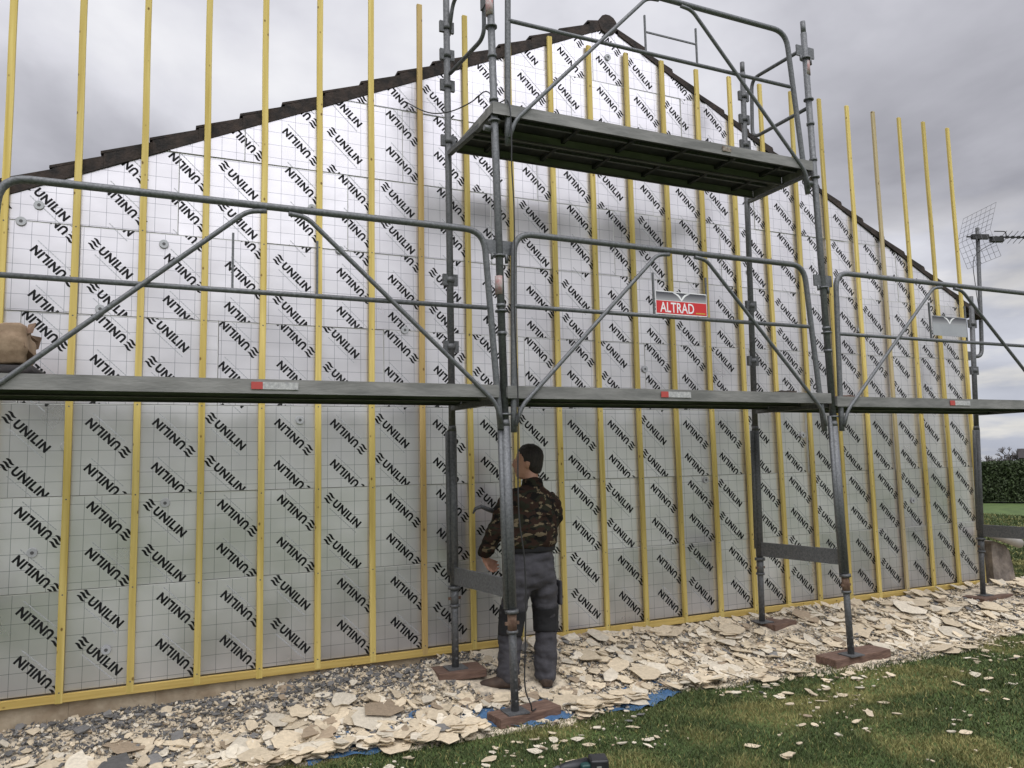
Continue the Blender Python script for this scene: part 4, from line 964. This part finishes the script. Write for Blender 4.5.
# ---------------------------------------------------------------- hedge and distance
def leaves(name, n, fn, size, col, seed, label, cat, kind=None, parent=None):
    g = random.Random(seed); V = []; F = []; Cc = []
    for _ in range(n):
        p, sh = fn(g)
        a, b_ = g.random()*6.28, g.uniform(-1.2, 1.2); u = Vector((math.cos(a)*math.cos(b_), math.sin(a)*math.cos(b_), math.sin(b_)))*size*g.uniform(.6, 1.3)
        v = u.cross(Vector((g.gauss(0, 1), g.gauss(0, 1), g.gauss(0, 1)))).normalized()*size*.6
        o = len(V); V += [p-u, p+v*.8, p+u, p-v*.8]; F.append((o, o+1, o+2, o+3)); Cc.append(np.array(col)*g.uniform(.5, 1.5)*sh)
    me = bpy.data.meshes.new(name); me.from_pydata([tuple(q) for q in V], [], F); me.update(); me.materials.append(LEAF)
    o = bpy.data.objects.new(name, me); C.objects.link(o); colour_attr(o, Cc)
    if parent: o.parent = parent
    if label: tag(o, label, cat)
    return o
LEAF = attr_mat('leaf', .7, 0, 1, mottle=0)
H0 = Vector((25.9, 10.3, -.19)); hd = Vector((.56, -.83, 0)).normalized(); hn = Vector((.83, .56, 0))
def hf(g):
    t_ = g.uniform(-9, 9); k = g.random(); top = 1.22+.10*noise.noise(Vector((t_*1.5, 0, 3)))
    if k < .72: q = H0+hd*t_+hn*(g.uniform(-.06, .12)+.05*noise.noise(Vector((t_*3, 0, 0))))+Vector((0, 0, g.uniform(0, top)))
    else: q = H0+hd*t_+hn*g.uniform(0, 1.1)+Vector((0, 0, top+g.uniform(-.08, .05)))
    return q, 1
hdg = leaves('hedge', 60000, hf, .06, (.040, .060, .020), 5, 'dark green clipped hedge across the lawn at the right edge', 'hedge')
mb = MB(); c = H0+hn*.6+Vector((0, 0, .58)); mb.obox(c, hd*9, hn*.5, (0, 0, .58)); mb.build('hedge_core', mat('hedge_twigs', (.012, .016, .007), .95, 0, 6, (.02, .025, .01)), hdg)
# bare trees beyond, standing in lower ground
barkm = mat('bare_bark', (.10, .09, .085), .9)
def bare_tree(x, y, zb, h, seed, label):
    g = random.Random(seed); root = empty('bare_tree', (x, y, zb), label, 'tree', 'bare trees beyond the hedge'); mb = MB(); tw = MB()
    def br(p, d, ln, r, lv):
        q = p+d*ln; (mb if lv < 2 else tw).tube([p, (p+q)/2+Vector((g.gauss(0, .03), g.gauss(0, .03), 0))*ln, q], [max(r, .03), max(r*.8, .028), max(r*.6, .025)], 5, 0, False)
        if lv < 6:
            for _ in range(3 if lv < 5 else 4):
                nd_ = (d+Vector((g.gauss(0, .5), g.gauss(0, .5), g.gauss(.08, .35)))).normalized(); br(q, nd_, ln*g.uniform(.6, .85), r*.6, lv+1)
    br(Vector((x, y, zb)), Vector((0, 0, 1)), h*.28, h*.03, 0)
    mb.build('trunk', barkm, root); tw.build('crown', barkm, root)
bare_tree(72.3, 40.6, -6.2, 8.9, 3, 'bare grey tree just beyond the hedge, nearer the shed')
bare_tree(70.2, 42.6, -6.2, 8.6, 4, 'smaller bare grey tree beyond the hedge, close to the house corner')
mb = MB(); mb.obox((74.6, 37.6, -2.6), (1.68, -2.49, 0), (1.6, 1.08, 0), (0, 0, 3.4)); sh = mb.build('shed', mat('shed_wall', (.10, .09, .08), .9), None, (74.6, 37.6, -6)); tag(sh, 'dark low shed far beyond the hedge at the right edge', 'building')
mb = MB(); c0 = Vector((74.6, 37.6, .81)); a_ = Vector((1.78, -2.64, 0)); b_ = Vector((1.75, 1.2, 0))
mb.add([c0-a_-b_, c0+a_-b_, c0+a_+b_, c0-a_+b_, c0-a_+Vector((0, 0, .85)), c0+a_+Vector((0, 0, .85))], [(0, 1, 5, 4), (2, 3, 4, 5), (1, 2, 5), (3, 0, 4), (3, 2, 1, 0)])
mb.build('roof', mat('shed_roof', (.035, .03, .03), .9), sh)

# ---------------------------------------------------------------- scaffold group rescaled
# scaffold and what goes with it scaled up about the camera, nearer the wall
K, OFF = 1.045, Vector((-.045, .255, -.062))
for o in list(scene.objects):
    if o.parent is None and o.name.split('.')[0] in ('scaffold', 'timber_pad', 'person', 'hammer', 'cable', 'paper_sack', 'dark_cloth', 'debris_scrap', 'cordless_drill'):
        o.location = o.location*K+OFF; o.scale = o.scale*K
        if o.name == 'cordless_drill': o.location += Vector((-.03, -.215, -.015))
